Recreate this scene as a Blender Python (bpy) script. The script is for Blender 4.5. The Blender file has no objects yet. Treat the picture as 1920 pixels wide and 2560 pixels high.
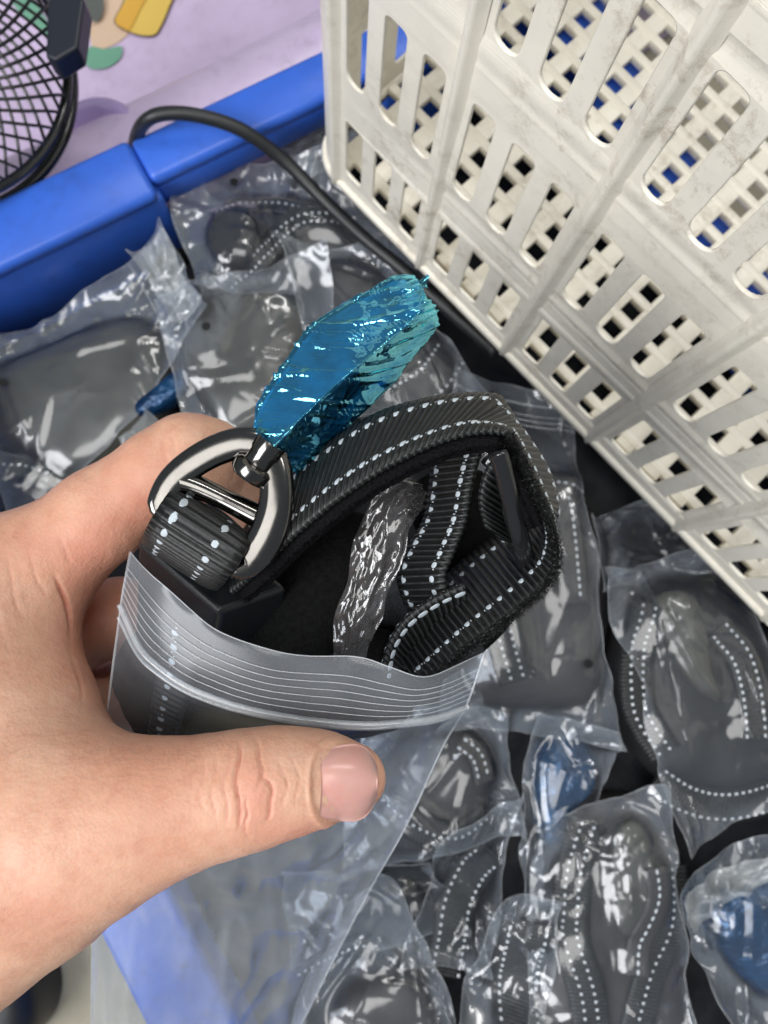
import bpy, bmesh, math, random
import numpy as np
from mathutils import Vector, Matrix

random.seed(7)
RNG = np.random.RandomState(11)
SC = bpy.context.scene
COL = SC.collection

# ------------------------------------------------------------------ camera
# measured on the 1920 x 2560 photograph; metres; +z is up, the camera looks almost straight down
F, CX, CY = 1968.0, 960.0, 1280.0
NADIR = (860.0, 1500.0)
CAM = np.array([0.0, 0.0, 0.33])
_u = np.array([(NADIR[0] - CX) / F, (NADIR[1] - CY) / F, 1.0]); _u /= np.linalg.norm(_u)
_Z = -_u
_X = np.array([1.0, 0, 0]); _X -= (_X @ _Z) * _Z; _X /= np.linalg.norm(_X)
_Y = np.cross(_Z, _X)
RW = np.array([_X, _Y, _Z])            # world = RW @ camera(x right, y down, z forward)


def pz(px, py, z):
    r = RW @ np.array([(px - CX) / F, (py - CY) / F, 1.0])
    return CAM + r * ((z - CAM[2]) / r[2])


def pd(px, py, d):
    return CAM + (RW @ np.array([(px - CX) / F, (py - CY) / F, 1.0])) * d


def pds(rows):
    return np.array([pd(*r) for r in rows])


cd = bpy.data.cameras.new('camera')
cam = bpy.data.objects.new('camera', cd); COL.objects.link(cam)
M = Matrix.Identity(4)
for i in range(3):
    M[i][0] = RW[i][0]; M[i][1] = -RW[i][1]; M[i][2] = -RW[i][2]; M[i][3] = CAM[i]
cam.matrix_world = M
cd.sensor_fit = 'HORIZONTAL'; cd.sensor_width = 36.0; cd.lens = 36.0 * F / 1920.0
cd.clip_start = 0.005; cd.clip_end = 50
cd.dof.use_dof = True; cd.dof.focus_distance = 0.160; cd.dof.aperture_fstop = 30.0
SC.camera = cam

# ------------------------------------------------------------------ world, lamps, exposure
W = bpy.data.worlds.new('World'); SC.world = W; W.use_nodes = True
bg = W.node_tree.nodes['Background']
bg.inputs[0].default_value = (0.80, 0.90, 1.0, 1); bg.inputs[1].default_value = 0.22


def area(name, loc, target, sx, sy, power, color):
    l = bpy.data.lights.new(name, 'AREA'); l.shape = 'RECTANGLE'; l.size = sx; l.size_y = sy
    l.energy = power; l.color = color
    o = bpy.data.objects.new(name, l); COL.objects.link(o); o.location = loc
    o.rotation_euler = (Vector(target) - Vector(loc)).to_track_quat('-Z', 'Y').to_euler()
    return o


area('ceiling_tube_lamp', (0.50, 0.85, 1.55), (0, 0, 0), 1.3, 0.10, 9.0, (1.0, 0.985, 0.95))
area('left_key_light', (-1.05, -0.60, 1.15), (0, 0.05, 0), 0.9, 0.7, 21.0, (0.97, 0.98, 1.0))  # unseen key light added from the lower left for the basket wall
area('ceiling_bounce_fill', (-0.15, -0.30, 1.9), (0, 0, 0), 0.9, 0.9, 12.0, (1.0, 0.985, 0.96))  # unseen soft fill added overhead for light bounced off the ceiling

SC.view_settings.view_transform = 'Standard'; SC.view_settings.look = 'None'
SC.view_settings.exposure = 0.18; SC.view_settings.gamma = 1.0
SC.render.engine = 'CYCLES'
SC.cycles.use_denoising = True
SC.cycles.max_bounces = 10; SC.cycles.transparent_max_bounces = 40
SC.cycles.diffuse_bounces = 4; SC.cycles.glossy_bounces = 4
SC.cycles.caustics_reflective = False; SC.cycles.caustics_refractive = False
SC.cycles.sample_clamp_indirect = 4.0
SC.cycles.use_adaptive_sampling = True; SC.cycles.adaptive_threshold = 0.03; SC.cycles.adaptive_min_samples = 16

# ------------------------------------------------------------------ numpy helpers
_perm = RNG.permutation(256)
_grad = RNG.normal(size=(256, 3)); _grad /= np.linalg.norm(_grad, axis=1)[:, None]


def perlin(p):
    p = np.asarray(p, float)
    i = np.floor(p).astype(int); f = p - i
    w = f * f * f * (f * (f * 6 - 15) + 10)
    out = 0
    for dx in (0, 1):
        for dy in (0, 1):
            for dz in (0, 1):
                h = _perm[(_perm[(_perm[(i[..., 0] + dx) & 255] + i[..., 1] + dy) & 255] + i[..., 2] + dz) & 255]
                g = _grad[h]
                d = f - np.array([dx, dy, dz])
                wt = (w[..., 0] if dx else 1 - w[..., 0]) * (w[..., 1] if dy else 1 - w[..., 1]) * (w[..., 2] if dz else 1 - w[..., 2])
                out = out + wt * (g * d).sum(-1)
    return out


def fbm(p, octv=3):
    s, a = 0, 1.0
    for k in range(octv):
        s = s + a * perlin(p * 2 ** k + 17.3 * k); a *= 0.5
    return s


def ridged(p, octv=2):
    s, a = 0, 1.0
    for k in range(octv):
        s = s + a * (1 - np.abs(perlin(p * 2 ** k + 9.1 * k)) * 2.2) ** 3; a *= 0.5
    return s


def spline(P, n):
    """Catmull-Rom through the rows of P, resampled to n rows evenly by length."""
    P = np.asarray(P, float)
    Q = np.vstack([2 * P[0] - P[1], P, 2 * P[-1] - P[-2]])
    out = []
    for k in range(1, len(Q) - 2):
        t = np.linspace(0, 1, 24, endpoint=False)[:, None]
        a, b, c, d = Q[k - 1], Q[k], Q[k + 1], Q[k + 2]
        out.append(0.5 * (2 * b + (c - a) * t + (2 * a - 5 * b + 4 * c - d) * t ** 2 + (3 * b - a - 3 * c + d) * t ** 3))
    out.append(P[-1:])
    S = np.vstack(out)
    L = np.r_[0, np.cumsum(np.linalg.norm(np.diff(S[:, :3], axis=0), axis=1))]
    u = np.linspace(0, L[-1], n)
    return np.stack([np.interp(u, L, S[:, j]) for j in range(S.shape[1])], 1)


def cspline(P, n):
    P = np.asarray(P, float)
    k = len(P)
    Q = np.vstack([P, P, P])
    S = spline(Q, 3 * n + 1)
    # middle turn
    d0 = np.linalg.norm(S[n // 2:2 * n - n // 2] - P[0], axis=1)
    i0 = n // 2 + int(np.argmin(d0))
    return S[i0:i0 + n]


def nrm(v):
    return v / np.maximum(np.linalg.norm(v, axis=-1, keepdims=True), 1e-12)


def grid_faces(nu, nv, closed_u=False, closed_v=False, off=0):
    f = []
    for i in range(nu if closed_u else nu - 1):
        for j in range(nv if closed_v else nv - 1):
            a = i * nv + j; b = ((i + 1) % nu) * nv + j
            c = ((i + 1) % nu) * nv + (j + 1) % nv; d = i * nv + (j + 1) % nv
            f.append((off + a, off + b, off + c, off + d))
    return f


# ------------------------------------------------------------------ object helpers
ORIGIN = {}


def mesh(name, V, Fc, smooth=True, uv=None):
    me = bpy.data.meshes.new(name)
    me.from_pydata([tuple(v) for v in np.asarray(V, float)], [], Fc)
    if smooth:
        me.polygons.foreach_set('use_smooth', [True] * len(me.polygons))
    me.update()
    return me


def link(name, me, mat=None, parent=None):
    o = bpy.data.objects.new(name, me); COL.objects.link(o)
    if mat is not None and len(me.materials) == 0:
        me.materials.append(mat)
    if parent is not None:
        o.parent = parent
    return o


def tag(o, label=None, cat=None, group=None, kind=None):
    if label: o['label'] = label
    if cat: o['category'] = cat
    if group: o['group'] = group
    if kind: o['kind'] = kind
    return o


def thing(name, label, cat, loc=(0, 0, 0), group=None):
    o = bpy.data.objects.new(name, None); COL.objects.link(o); o.location = loc
    o.empty_display_size = 0.01
    ORIGIN[o.name] = np.array(loc, float)
    return tag(o, label, cat, group)


def org(parent):
    while parent is not None:
        if parent.name in ORIGIN:
            return ORIGIN[parent.name]
        parent = parent.parent
    return np.zeros(3)


def part(name, V, Fc, mat, parent=None, smooth=True):
    """world-space vertices -> a mesh object under parent"""
    V = np.asarray(V, float) - org(parent)
    return link(name, mesh(name, V, Fc, smooth), mat, parent)


def tube(P, r, seg=10, closed=False, cap=True):
    P = np.asarray(P, float); n = len(P)
    r = np.broadcast_to(np.asarray(r, float), (n,))
    T = np.gradient(P, axis=0) if not closed else (np.roll(P, -1, 0) - np.roll(P, 1, 0))
    T = nrm(T)
    a = np.array([0, 0, 1.0]) if abs(T[0][2]) < 0.9 else np.array([1.0, 0, 0])
    N = np.zeros_like(P); N[0] = nrm(a - (a @ T[0]) * T[0])
    for i in range(1, n):
        v = N[i - 1] - (N[i - 1] @ T[i]) * T[i]; N[i] = nrm(v)
    B = np.cross(T, N)
    th = np.linspace(0, 2 * np.pi, seg, endpoint=False)
    V = (P[:, None] + r[:, None, None] * (np.cos(th)[None, :, None] * N[:, None] + np.sin(th)[None, :, None] * B[:, None])).reshape(-1, 3)
    Fc = grid_faces(n, seg, closed, True)
    if cap and not closed:
        Fc += [tuple(range(seg))[::-1], tuple(range((n - 1) * seg, n * seg))]
    return V, Fc


def join(parts):
    V, Fc, o = [], [], 0
    for v, f in parts:
        V.append(np.asarray(v)); Fc += [tuple(i + o for i in q) for q in f]; o += len(v)
    return np.vstack(V), Fc


def box_basis(c, ax, ay, az, bev=0.0008):
    """bevelled box: centre c and half-axis vectors"""
    bm = bmesh.new(); bmesh.ops.create_cube(bm, size=2.0)
    Mx = Matrix((ax, ay, az)).transposed()
    for v in bm.verts:
        v.co = Mx @ v.co + Vector(c)
    if bev > 0:
        bmesh.ops.bevel(bm, geom=list(bm.edges), offset=bev, segments=2, affect='EDGES', profile=0.5)
    bmesh.ops.recalc_face_normals(bm, faces=bm.faces)
    V = np.array([v.co[:] for v in bm.verts]); bm.verts.index_update()
    Fc = [tuple(v.index for v in f.verts) for f in bm.faces]
    bm.free()
    return V, Fc


def add_mod_subsurf(o, lv=1):
    m = o.modifiers.new('smooth', 'SUBSURF'); m.levels = lv; m.render_levels = lv
    return o


# ------------------------------------------------------------------ materials
def new_mat(name):
    m = bpy.data.materials.new(name); m.use_nodes = True
    nt = m.node_tree
    for n in list(nt.nodes): nt.nodes.remove(n)
    out = nt.nodes.new('ShaderNodeOutputMaterial')
    return m, nt, out


def N(nt, kind, **kw):
    n = nt.nodes.new(kind)
    for k, v in kw.items():
        if k.startswith('_'):
            setattr(n, k[1:], v)
        else:
            n.inputs[k.replace('__', ' ')].default_value = v
    return n


def noise(nt, scale, detail=3.0, rough=0.5, vec=None, dist=0.0):
    n = N(nt, 'ShaderNodeTexNoise', Scale=scale, Detail=detail, Roughness=rough, Distortion=dist)
    if vec is None:
        tc = N(nt, 'ShaderNodeTexCoord'); vec = tc.outputs['Object']
    nt.links.new(vec, n.inputs['Vector'])
    return n


def ramp(nt, src, stops):
    r = nt.nodes.new('ShaderNodeValToRGB')
    while len(r.color_ramp.elements) < len(stops): r.color_ramp.elements.new(0.5)
    for e, (p, c) in zip(r.color_ramp.elements, stops):
        e.position = p; e.color = (*c, 1) if len(c) == 3 else c
    nt.links.new(src, r.inputs['Fac'])
    return r


def bump(nt, h, strength=0.3, dist=0.001, normal=None):
    b = N(nt, 'ShaderNodeBump', Strength=strength, Distance=dist)
    nt.links.new(h, b.inputs['Height'])
    if normal is not None: nt.links.new(normal, b.inputs['Normal'])
    return b


def principled(name, color, rough=0.5, metal=0.0, spec=0.5, var=None, vscale=60, bumps=(), coat=0.0, sheen=0.0, sss=0.0, sssr=(1, .3, .15), sscale=.004):
    m, nt, out = new_mat(name)
    p = N(nt, 'ShaderNodeBsdfPrincipled', Roughness=rough, Metallic=metal)
    p.inputs['Specular IOR Level'].default_value = spec
    p.inputs['Base Color'].default_value = (*color, 1)
    if coat: p.inputs['Coat Weight'].default_value = coat; p.inputs['Coat Roughness'].default_value = 0.12
    if sheen: p.inputs['Sheen Weight'].default_value = sheen; p.inputs['Sheen Roughness'].default_value = 0.5
    if sss:
        p.inputs['Subsurface Weight'].default_value = sss
        p.inputs['Subsurface Radius'].default_value = sssr
        p.inputs['Subsurface Scale'].default_value = sscale
    if var is not None:
        n = noise(nt, vscale, 4, 0.6)
        r = ramp(nt, n.outputs['Fac'], [(0.3, color), (0.7, var)])
        nt.links.new(r.outputs['Color'], p.inputs['Base Color'])
    nrmo = None
    for (sc, st, ds) in bumps:
        n = noise(nt, sc, 3, 0.55)
        b = bump(nt, n.outputs['Fac'], st, ds, nrmo); nrmo = b.outputs['Normal']
    if nrmo is not None: nt.links.new(nrmo, p.inputs['Normal'])
    nt.links.new(p.outputs[0], out.inputs['Surface'])
    return m


def film_mat(name, milk=0.12, milk_col=(0.80, 0.84, 0.88), tint=(0.97, 0.98, 0.99), rough=0.16, crinkle=0.25, gain=1.2, scale=60, base=0.02, gloss=(1, 1, 1), loose=0.0):
    """thin clear plastic film: mostly see-through, a little milky, mirror-like glints on the creases"""
    m, nt, out = new_mat(name)
    tc = N(nt, 'ShaderNodeTexCoord')
    n1 = noise(nt, scale, 2, 0.55, tc.outputs['Object'], 0.6)
    b1 = bump(nt, n1.outputs['Fac'], crinkle, 0.0012)
    # Schlick reflectance, the same from either side of the sheet
    lw = N(nt, 'ShaderNodeLayerWeight', Blend=0.5); nt.links.new(b1.outputs['Normal'], lw.inputs['Normal'])
    pw = N(nt, 'ShaderNodeMath', _operation='POWER'); nt.links.new(lw.outputs['Facing'], pw.inputs[0]); pw.inputs[1].default_value = 4.5
    ma = N(nt, 'ShaderNodeMath', _operation='MULTIPLY_ADD'); ma.use_clamp = True
    nt.links.new(pw.outputs[0], ma.inputs[0]); ma.inputs[1].default_value = 0.9 * gain; ma.inputs[2].default_value = 0.05 * gain + base
    tr = N(nt, 'ShaderNodeBsdfTransparent', Color=(*tint, 1))
    df = N(nt, 'ShaderNodeBsdfDiffuse', Color=(*milk_col, 1))
    mr = N(nt, 'ShaderNodeMapRange'); mr.inputs[1].default_value = 0.3; mr.inputs[2].default_value = 0.75
    mr.inputs[3].default_value = milk * 0.6; mr.inputs[4].default_value = milk * 1.4
    nt.links.new(n1.outputs['Fac'], mr.inputs[0])
    hz = N(nt, 'ShaderNodeAttribute', _attribute_name='slack')      # loose film, off its contents, is cloudier
    ad = N(nt, 'ShaderNodeMath', _operation='MULTIPLY_ADD'); ad.use_clamp = True
    nt.links.new(hz.outputs['Fac'], ad.inputs[0]); ad.inputs[1].default_value = loose; nt.links.new(mr.outputs[0], ad.inputs[2])
    m1 = nt.nodes.new('ShaderNodeMixShader'); nt.links.new(ad.outputs[0], m1.inputs[0])
    nt.links.new(tr.outputs[0], m1.inputs[1]); nt.links.new(df.outputs[0], m1.inputs[2])
    gl = N(nt, 'ShaderNodeBsdfGlossy', Color=(*gloss, 1), Roughness=rough); nt.links.new(b1.outputs['Normal'], gl.inputs['Normal'])
    m2 = nt.nodes.new('ShaderNodeMixShader'); nt.links.new(ma.outputs[0], m2.inputs[0])
    nt.links.new(m1.outputs[0], m2.inputs[1]); nt.links.new(gl.outputs[0], m2.inputs[2])
    nt.links.new(m2.outputs[0], out.inputs['Surface'])
    return m


def skin_mat():
    m, nt, out = new_mat('skin')
    p = N(nt, 'ShaderNodeBsdfPrincipled', Roughness=0.48)
    p.inputs['Specular IOR Level'].default_value = 0.35
    p.inputs['Subsurface Weight'].default_value = 0.22
    p.inputs['Subsurface Radius'].default_value = (1.0, 0.32, 0.16)
    p.inputs['Subsurface Scale'].default_value = 0.0035
    n = noise(nt, 38, 4, 0.55)
    r = ramp(nt, n.outputs['Fac'], [(0.30, (0.56, 0.285, 0.19)), (0.5, (0.64, 0.36, 0.248)), (0.72, (0.69, 0.43, 0.305))])
    n2 = noise(nt, 170, 6, 0.72)
    r2 = ramp(nt, n2.outputs['Fac'], [(0.34, (0.88, 0.78, 0.75)), (0.5, (0.97, 0.95, 0.94)), (0.66, (1.03, 1.04, 1.03))])
    mx = N(nt, 'ShaderNodeMix', _data_type='RGBA', _blend_type='MULTIPLY'); mx.inputs['Factor'].default_value = 0.8
    nt.links.new(r.outputs[0], mx.inputs['A']); nt.links.new(r2.outputs[0], mx.inputs['B'])
    # redness painted per vertex: knuckles, finger sides and the flesh round the nail; crease shade is painted in too
    at = N(nt, 'ShaderNodeAttribute', _attribute_name='flush_shade')
    mx2 = N(nt, 'ShaderNodeMix', _data_type='RGBA'); mx2.inputs['B'].default_value = (0.60, 0.235, 0.165, 1)
    nt.links.new(at.outputs['Fac'], mx2.inputs['Factor']); nt.links.new(mx.outputs['Result'], mx2.inputs['A'])
    nt.links.new(mx2.outputs['Result'], p.inputs['Base Color'])
    # fine skin relief: cells plus stretched wrinkles
    tc = N(nt, 'ShaderNodeTexCoord')
    v = N(nt, 'ShaderNodeTexVoronoi', Scale=1300.0); nt.links.new(tc.outputs['Object'], v.inputs['Vector'])
    b1 = bump(nt, v.outputs['Distance'], 0.22, 0.0003)
    n3 = noise(nt, 420, 4, 0.65, tc.outputs['Object'])
    b2 = bump(nt, n3.outputs['Fac'], 0.26, 0.0005, b1.outputs['Normal'])
    nt.links.new(b2.outputs['Normal'], p.inputs['Normal'])
    nt.links.new(p.outputs[0], out.inputs['Surface'])
    return m


def web_mat():
    m, nt, out = new_mat('black_nylon_webbing')
    p = N(nt, 'ShaderNodeBsdfPrincipled', Roughness=0.38); p.inputs['Specular IOR Level'].default_value = 0.30
    n = noise(nt, 500, 3, 0.6); r = ramp(nt, n.outputs['Fac'], [(0.3, (0.007, 0.0075, 0.0075)), (0.7, (0.014, 0.0145, 0.014))])
    at = N(nt, 'ShaderNodeAttribute', _attribute_name='rib_glint')      # glints on the rib crests, painted into the base colour
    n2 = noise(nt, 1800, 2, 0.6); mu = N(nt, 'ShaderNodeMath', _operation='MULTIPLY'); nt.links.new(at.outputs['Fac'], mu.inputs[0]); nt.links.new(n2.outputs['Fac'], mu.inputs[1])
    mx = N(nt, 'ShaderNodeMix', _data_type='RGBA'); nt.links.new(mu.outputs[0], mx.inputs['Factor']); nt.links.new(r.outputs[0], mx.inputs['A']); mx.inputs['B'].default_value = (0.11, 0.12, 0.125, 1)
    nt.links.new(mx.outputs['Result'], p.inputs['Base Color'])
    b = bump(nt, n2.outputs['Fac'], 0.35, 0.0002); nt.links.new(b.outputs['Normal'], p.inputs['Normal'])
    nt.links.new(p.outputs[0], out.inputs['Surface'])
    return m


def plastic_dirty(name, col, dirt, rough=0.42):
    m, nt, out = new_mat(name)
    p = N(nt, 'ShaderNodeBsdfPrincipled', Roughness=rough)
    n = noise(nt, 22, 5, 0.65); r = ramp(nt, n.outputs['Fac'], [(0.30, tuple(c * 0.86 for c in col)), (0.55, col), (0.8, tuple(min(1, c * 1.05) for c in col))])
    n2 = noise(nt, 110, 6, 0.78, None, 0.2); r2 = ramp(nt, n2.outputs['Fac'], [(0.51, (0, 0, 0)), (0.72, (0.75, 0.75, 0.75))])
    n4 = noise(nt, 14, 3, 0.6); r4 = ramp(nt, n4.outputs['Fac'], [(0.40, (0, 0, 0)), (0.66, (1, 1, 1))])
    mu = N(nt, 'ShaderNodeMath', _operation='MULTIPLY'); nt.links.new(r2.outputs[0], mu.inputs[0]); nt.links.new(r4.outputs[0], mu.inputs[1])
    mx = N(nt, 'ShaderNodeMix', _data_type='RGBA'); nt.links.new(mu.outputs[0], mx.inputs['Factor'])
    nt.links.new(r.outputs[0], mx.inputs['A']); mx.inputs['B'].default_value = (*dirt, 1)
    nt.links.new(mx.outputs['Result'], p.inputs['Base Color'])
    n3 = noise(nt, 300, 4, 0.6); b = bump(nt, n3.outputs['Fac'], 0.12, 0.0006)
    n5 = noise(nt, 45, 3, 0.5); b5 = bump(nt, n5.outputs['Fac'], 0.2, 0.001, b.outputs['Normal'])
    nt.links.new(b5.outputs['Normal'], p.inputs['Normal'])
    nt.links.new(p.outputs[0], out.inputs['Surface'])
    return m


MAT = dict(
    skin=skin_mat(),
    nail=principled('nail', (0.64, 0.28, 0.24), 0.28, var=(0.70, 0.37, 0.32), vscale=90, spec=0.45, coat=0.12, sss=0.3, bumps=((220, 0.08, 0.0005),)),
    cream=plastic_dirty('cream_plastic', (0.90, 0.845, 0.725), (0.28, 0.19, 0.10), 0.33),
    blue=plastic_dirty('blue_plastic', (0.038, 0.135, 0.62), (0.025, 0.05, 0.16), 0.36),
    lilac=plastic_dirty('lilac_plastic', (0.62, 0.50, 0.69), (0.30, 0.22, 0.33), 0.32),
    lilac_dark=principled('lilac_moulding', (0.44, 0.34, 0.60), 0.35, bumps=((40, 0.1, 0.002),)),
    black_plastic=principled('black_plastic', (0.010, 0.011, 0.013), 0.28, bumps=((400, 0.1, 0.0003),)),
    gloss_black=principled('gloss_black', (0.012, 0.012, 0.013), 0.14, coat=0.5),
    navy=principled('navy_plastic', (0.010, 0.013, 0.022), 0.42),
    rubber=principled('black_rubber', (0.014, 0.015, 0.016), 0.42, bumps=((300, 0.15, 0.0004),)),
    fuzzy=principled('black_fuzzy_lining', (0.004, 0.004, 0.005), 0.8, var=(0.010, 0.009, 0.010), vscale=1500, spec=0.05, bumps=((1500, 1.0, 0.0008),)),
    cloth=principled('black_knit_cloth', (0.004, 0.004, 0.004), 0.8, var=(0.009, 0.009, 0.009), vscale=900, spec=0.04, bumps=((1600, 0.8, 0.0005),)),
    stitch=principled('reflective_thread', (0.46, 0.52, 0.57), 0.45, var=(0.60, 0.66, 0.70), vscale=700, bumps=((2500, 0.4, 0.0002),)),
    stitch_far=principled('reflective_thread_dull', (0.72, 0.76, 0.80), 0.5),
    gunmetal=principled('gunmetal', (0.115, 0.11, 0.105), 0.15, metal=1.0, var=(0.18, 0.172, 0.16), vscale=40, bumps=((120, 0.05, 0.0006),)),
    velvet=principled('grey_velvet', (0.008, 0.007, 0.007), 0.36, var=(0.050, 0.044, 0.043), vscale=260, coat=0.6, bumps=((380, 0.9, 0.0012), (1500, 0.6, 0.0004))),
    fibre=principled('grey_fibre', (0.22, 0.20, 0.20), 0.5),
    pad=principled('dark_padded_fabric', (0.010, 0.010, 0.011), 0.5, var=(0.022, 0.022, 0.023), vscale=40, bumps=((40, 0.25, 0.002),)),
    pad_grey=principled('grey_padded_fabric', (0.034, 0.034, 0.029), 0.42, var=(0.062, 0.061, 0.050), vscale=26, bumps=((30, 0.25, 0.003),)),
    pad_brown=principled('brown_grey_fabric', (0.022, 0.0195, 0.0205), 0.5, var=(0.042, 0.0375, 0.038), vscale=26, bumps=((30, 0.25, 0.003),)),
    under=principled('dark_bundles', (0.005, 0.0055, 0.007), 0.55, spec=0.15, var=(0.011, 0.012, 0.015), vscale=60, bumps=((60, 0.5, 0.003),)),
    bluewrap_in=principled('blue_metal_in_wrap', (0.004, 0.022, 0.065), 0.22, metal=0.4, var=(0.012, 0.085, 0.21), vscale=70, bumps=((55, 0.9, 0.006), (160, 0.6, 0.002))),
    floor=principled('beige_floor', (0.42, 0.38, 0.27), 0.6, var=(0.34, 0.30, 0.21), vscale=30, bumps=((200, 0.2, 0.0006),)),
    yellow=principled('print_yellow', (0.72, 0.50, 0.11), 0.4), amber=principled('print_amber', (0.68, 0.38, 0.06), 0.4),
    peach=principled('print_peach', (0.66, 0.48, 0.34), 0.4), green=principled('print_green', (0.16, 0.36, 0.25), 0.4),
    umber=principled('print_line', (0.12, 0.07, 0.04), 0.5), slate=principled('print_slate', (0.10, 0.11, 0.10), 0.5),
    hole=principled('punched_hole', (0.004, 0.004, 0.005), 0.8),
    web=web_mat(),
    film_strip=film_mat('crumpled_film', 0.07, milk_col=(0.62, 0.57, 0.56), rough=0.16, crinkle=0.5, gain=1.4, scale=170, base=0.015),
    hook=principled('blue_steel', (0.010, 0.11, 0.24), 0.25, metal=0.4, var=(0.08, 0.62, 0.90), vscale=110, bumps=((90, 0.5, 0.002),)),
    film=film_mat('clear_film', 0.04, milk_col=(0.60, 0.67, 0.77), rough=0.13, gain=1.25, base=0.0, crinkle=0.05, scale=35, loose=0.13),
    film_hold=film_mat('clear_film_held', 0.075, milk_col=(0.72, 0.77, 0.84), tint=(0.84, 0.87, 0.91), crinkle=0.08, rough=0.22, scale=40, gain=0.55, base=0.0, loose=0.22),
    film_zip=film_mat('clear_film_zip', 0.24, milk_col=(0.84, 0.87, 0.90), crinkle=0.1, rough=0.2, base=0.0),
    film_milky=film_mat('milky_film', 0.24, milk_col=(0.66, 0.69, 0.69), rough=0.25, gain=0.8, base=0.0, loose=0.06),
    film_blue=film_mat('blue_film', 0.04, milk_col=(0.01, 0.25, 0.50), tint=(0.22, 0.68, 0.95), rough=0.05, crinkle=0.10, gain=5.5, scale=90, base=0.06, gloss=(0.28, 0.86, 1.0)),
)

# ------------------------------------------------------------------ frames of the basket and the crate
BA = pz(845, 447, 0.0); _B = pz(1700, 1320, 0.0)
BE = nrm(_B - BA); BN = -np.cross(BE, [0, 0, 1.0])        # along the near wall / into the basket
UP = np.array([0, 0, 1.0])
_a = math.radians(15)
CE = math.cos(_a) * BE - math.sin(_a) * BN                # crate axes
CN = math.sin(_a) * BE + math.cos(_a) * BN


def bpt(e, n, z): return BA + BE * e + BN * n + UP * z
def cpt(e, n, z): return BA + CE * e + CN * n + UP * z


# floor
V = [(-3, -3, -0.22), (3, -3, -0.22), (3, 3, -0.22), (-3, 3, -0.22)]
tag(part('floor', V, [(0, 1, 2, 3)], MAT['floor'], None, False), kind='structure')


# ------------------------------------------------------------------ blue crate
def build_crate():
    t = thing('crate', 'large blue plastic crate filled with bagged leashes', 'crate', tuple(cpt(0.2, -0.05, -0.215)))
    e0, e1, n0, n1 = -0.0465, 0.54, -0.217, 0.138
    zt, zb = -0.006, -0.212

    def cbox(name, ea, eb, na, nb, za, zb_, bev=0.002):
        c = cpt((ea + eb) / 2, (na + nb) / 2, (za + zb_) / 2)
        v, f = box_basis(c, CE * abs(eb - ea) / 2, CN * abs(nb - na) / 2, UP * abs(za - zb_) / 2, bev)
        return part(name, v, f, MAT['blue'], t)
    cbox('crate_floor', e0 + .003, e1 - .003, n0 + .003, n1 - .003, zb, zb + .004)
    # far-left wall: lower sheet, solid end blocks and the hand bar over an opening
    w = 0.011
    cbox('wall', e0 - w, e0 + w, n0 - w, -0.0712, zb, -0.062)
    cbox('wall', e0 - w, e0 - w + .005, -0.071, n1 + w, zb, -0.118)
    cbox('wall', e0 - w, e0 + w + .003, n0 - w, -0.071, -0.0625, zt - .004)
    cbox('wall', e0 - w, e0 + w, 0.045, n1 + w, -0.1175, zt - .005)
    cbox('hand_bar', e0 - w * .75, e0 + w * .75, -0.0715, 0.0455, zt - .020, zt - .0045)
    cbox('rim', e0 - w - .003, e0 + w + .0045, n0 - w - .003, -0.073, zt - .004, zt + .004, .003)
    cbox('rim', e0 - w - .002, e0 + w * .8, -0.073, n1 + w + .003, zt - .0045, zt + .0035, .003)
    # wall under the basket and the near wall
    cbox('wall', e0 + w + .001, e1, n1 - w, n1 + w, zb + .001, zt - .005)
    cbox('rim', e0 + w + .007, e1, n1 - w - .004, n1 + w + .004, zt - .0045, zt + .0035, .003)
    cbox('wall', e0 + w + .001, e1, n0 - w, n0 + w, zb + .001, zt - .005)
    cbox('rim', e0 + w + .007, e1, n0 - w - .005, n0 + w + .005, zt - .0045, zt + .0035, .003)
    cbox('wall', e1 - w, e1 + w, n0 - w, n1 + w, zb + .002, zt - .004)
    return t


build_crate()


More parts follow.
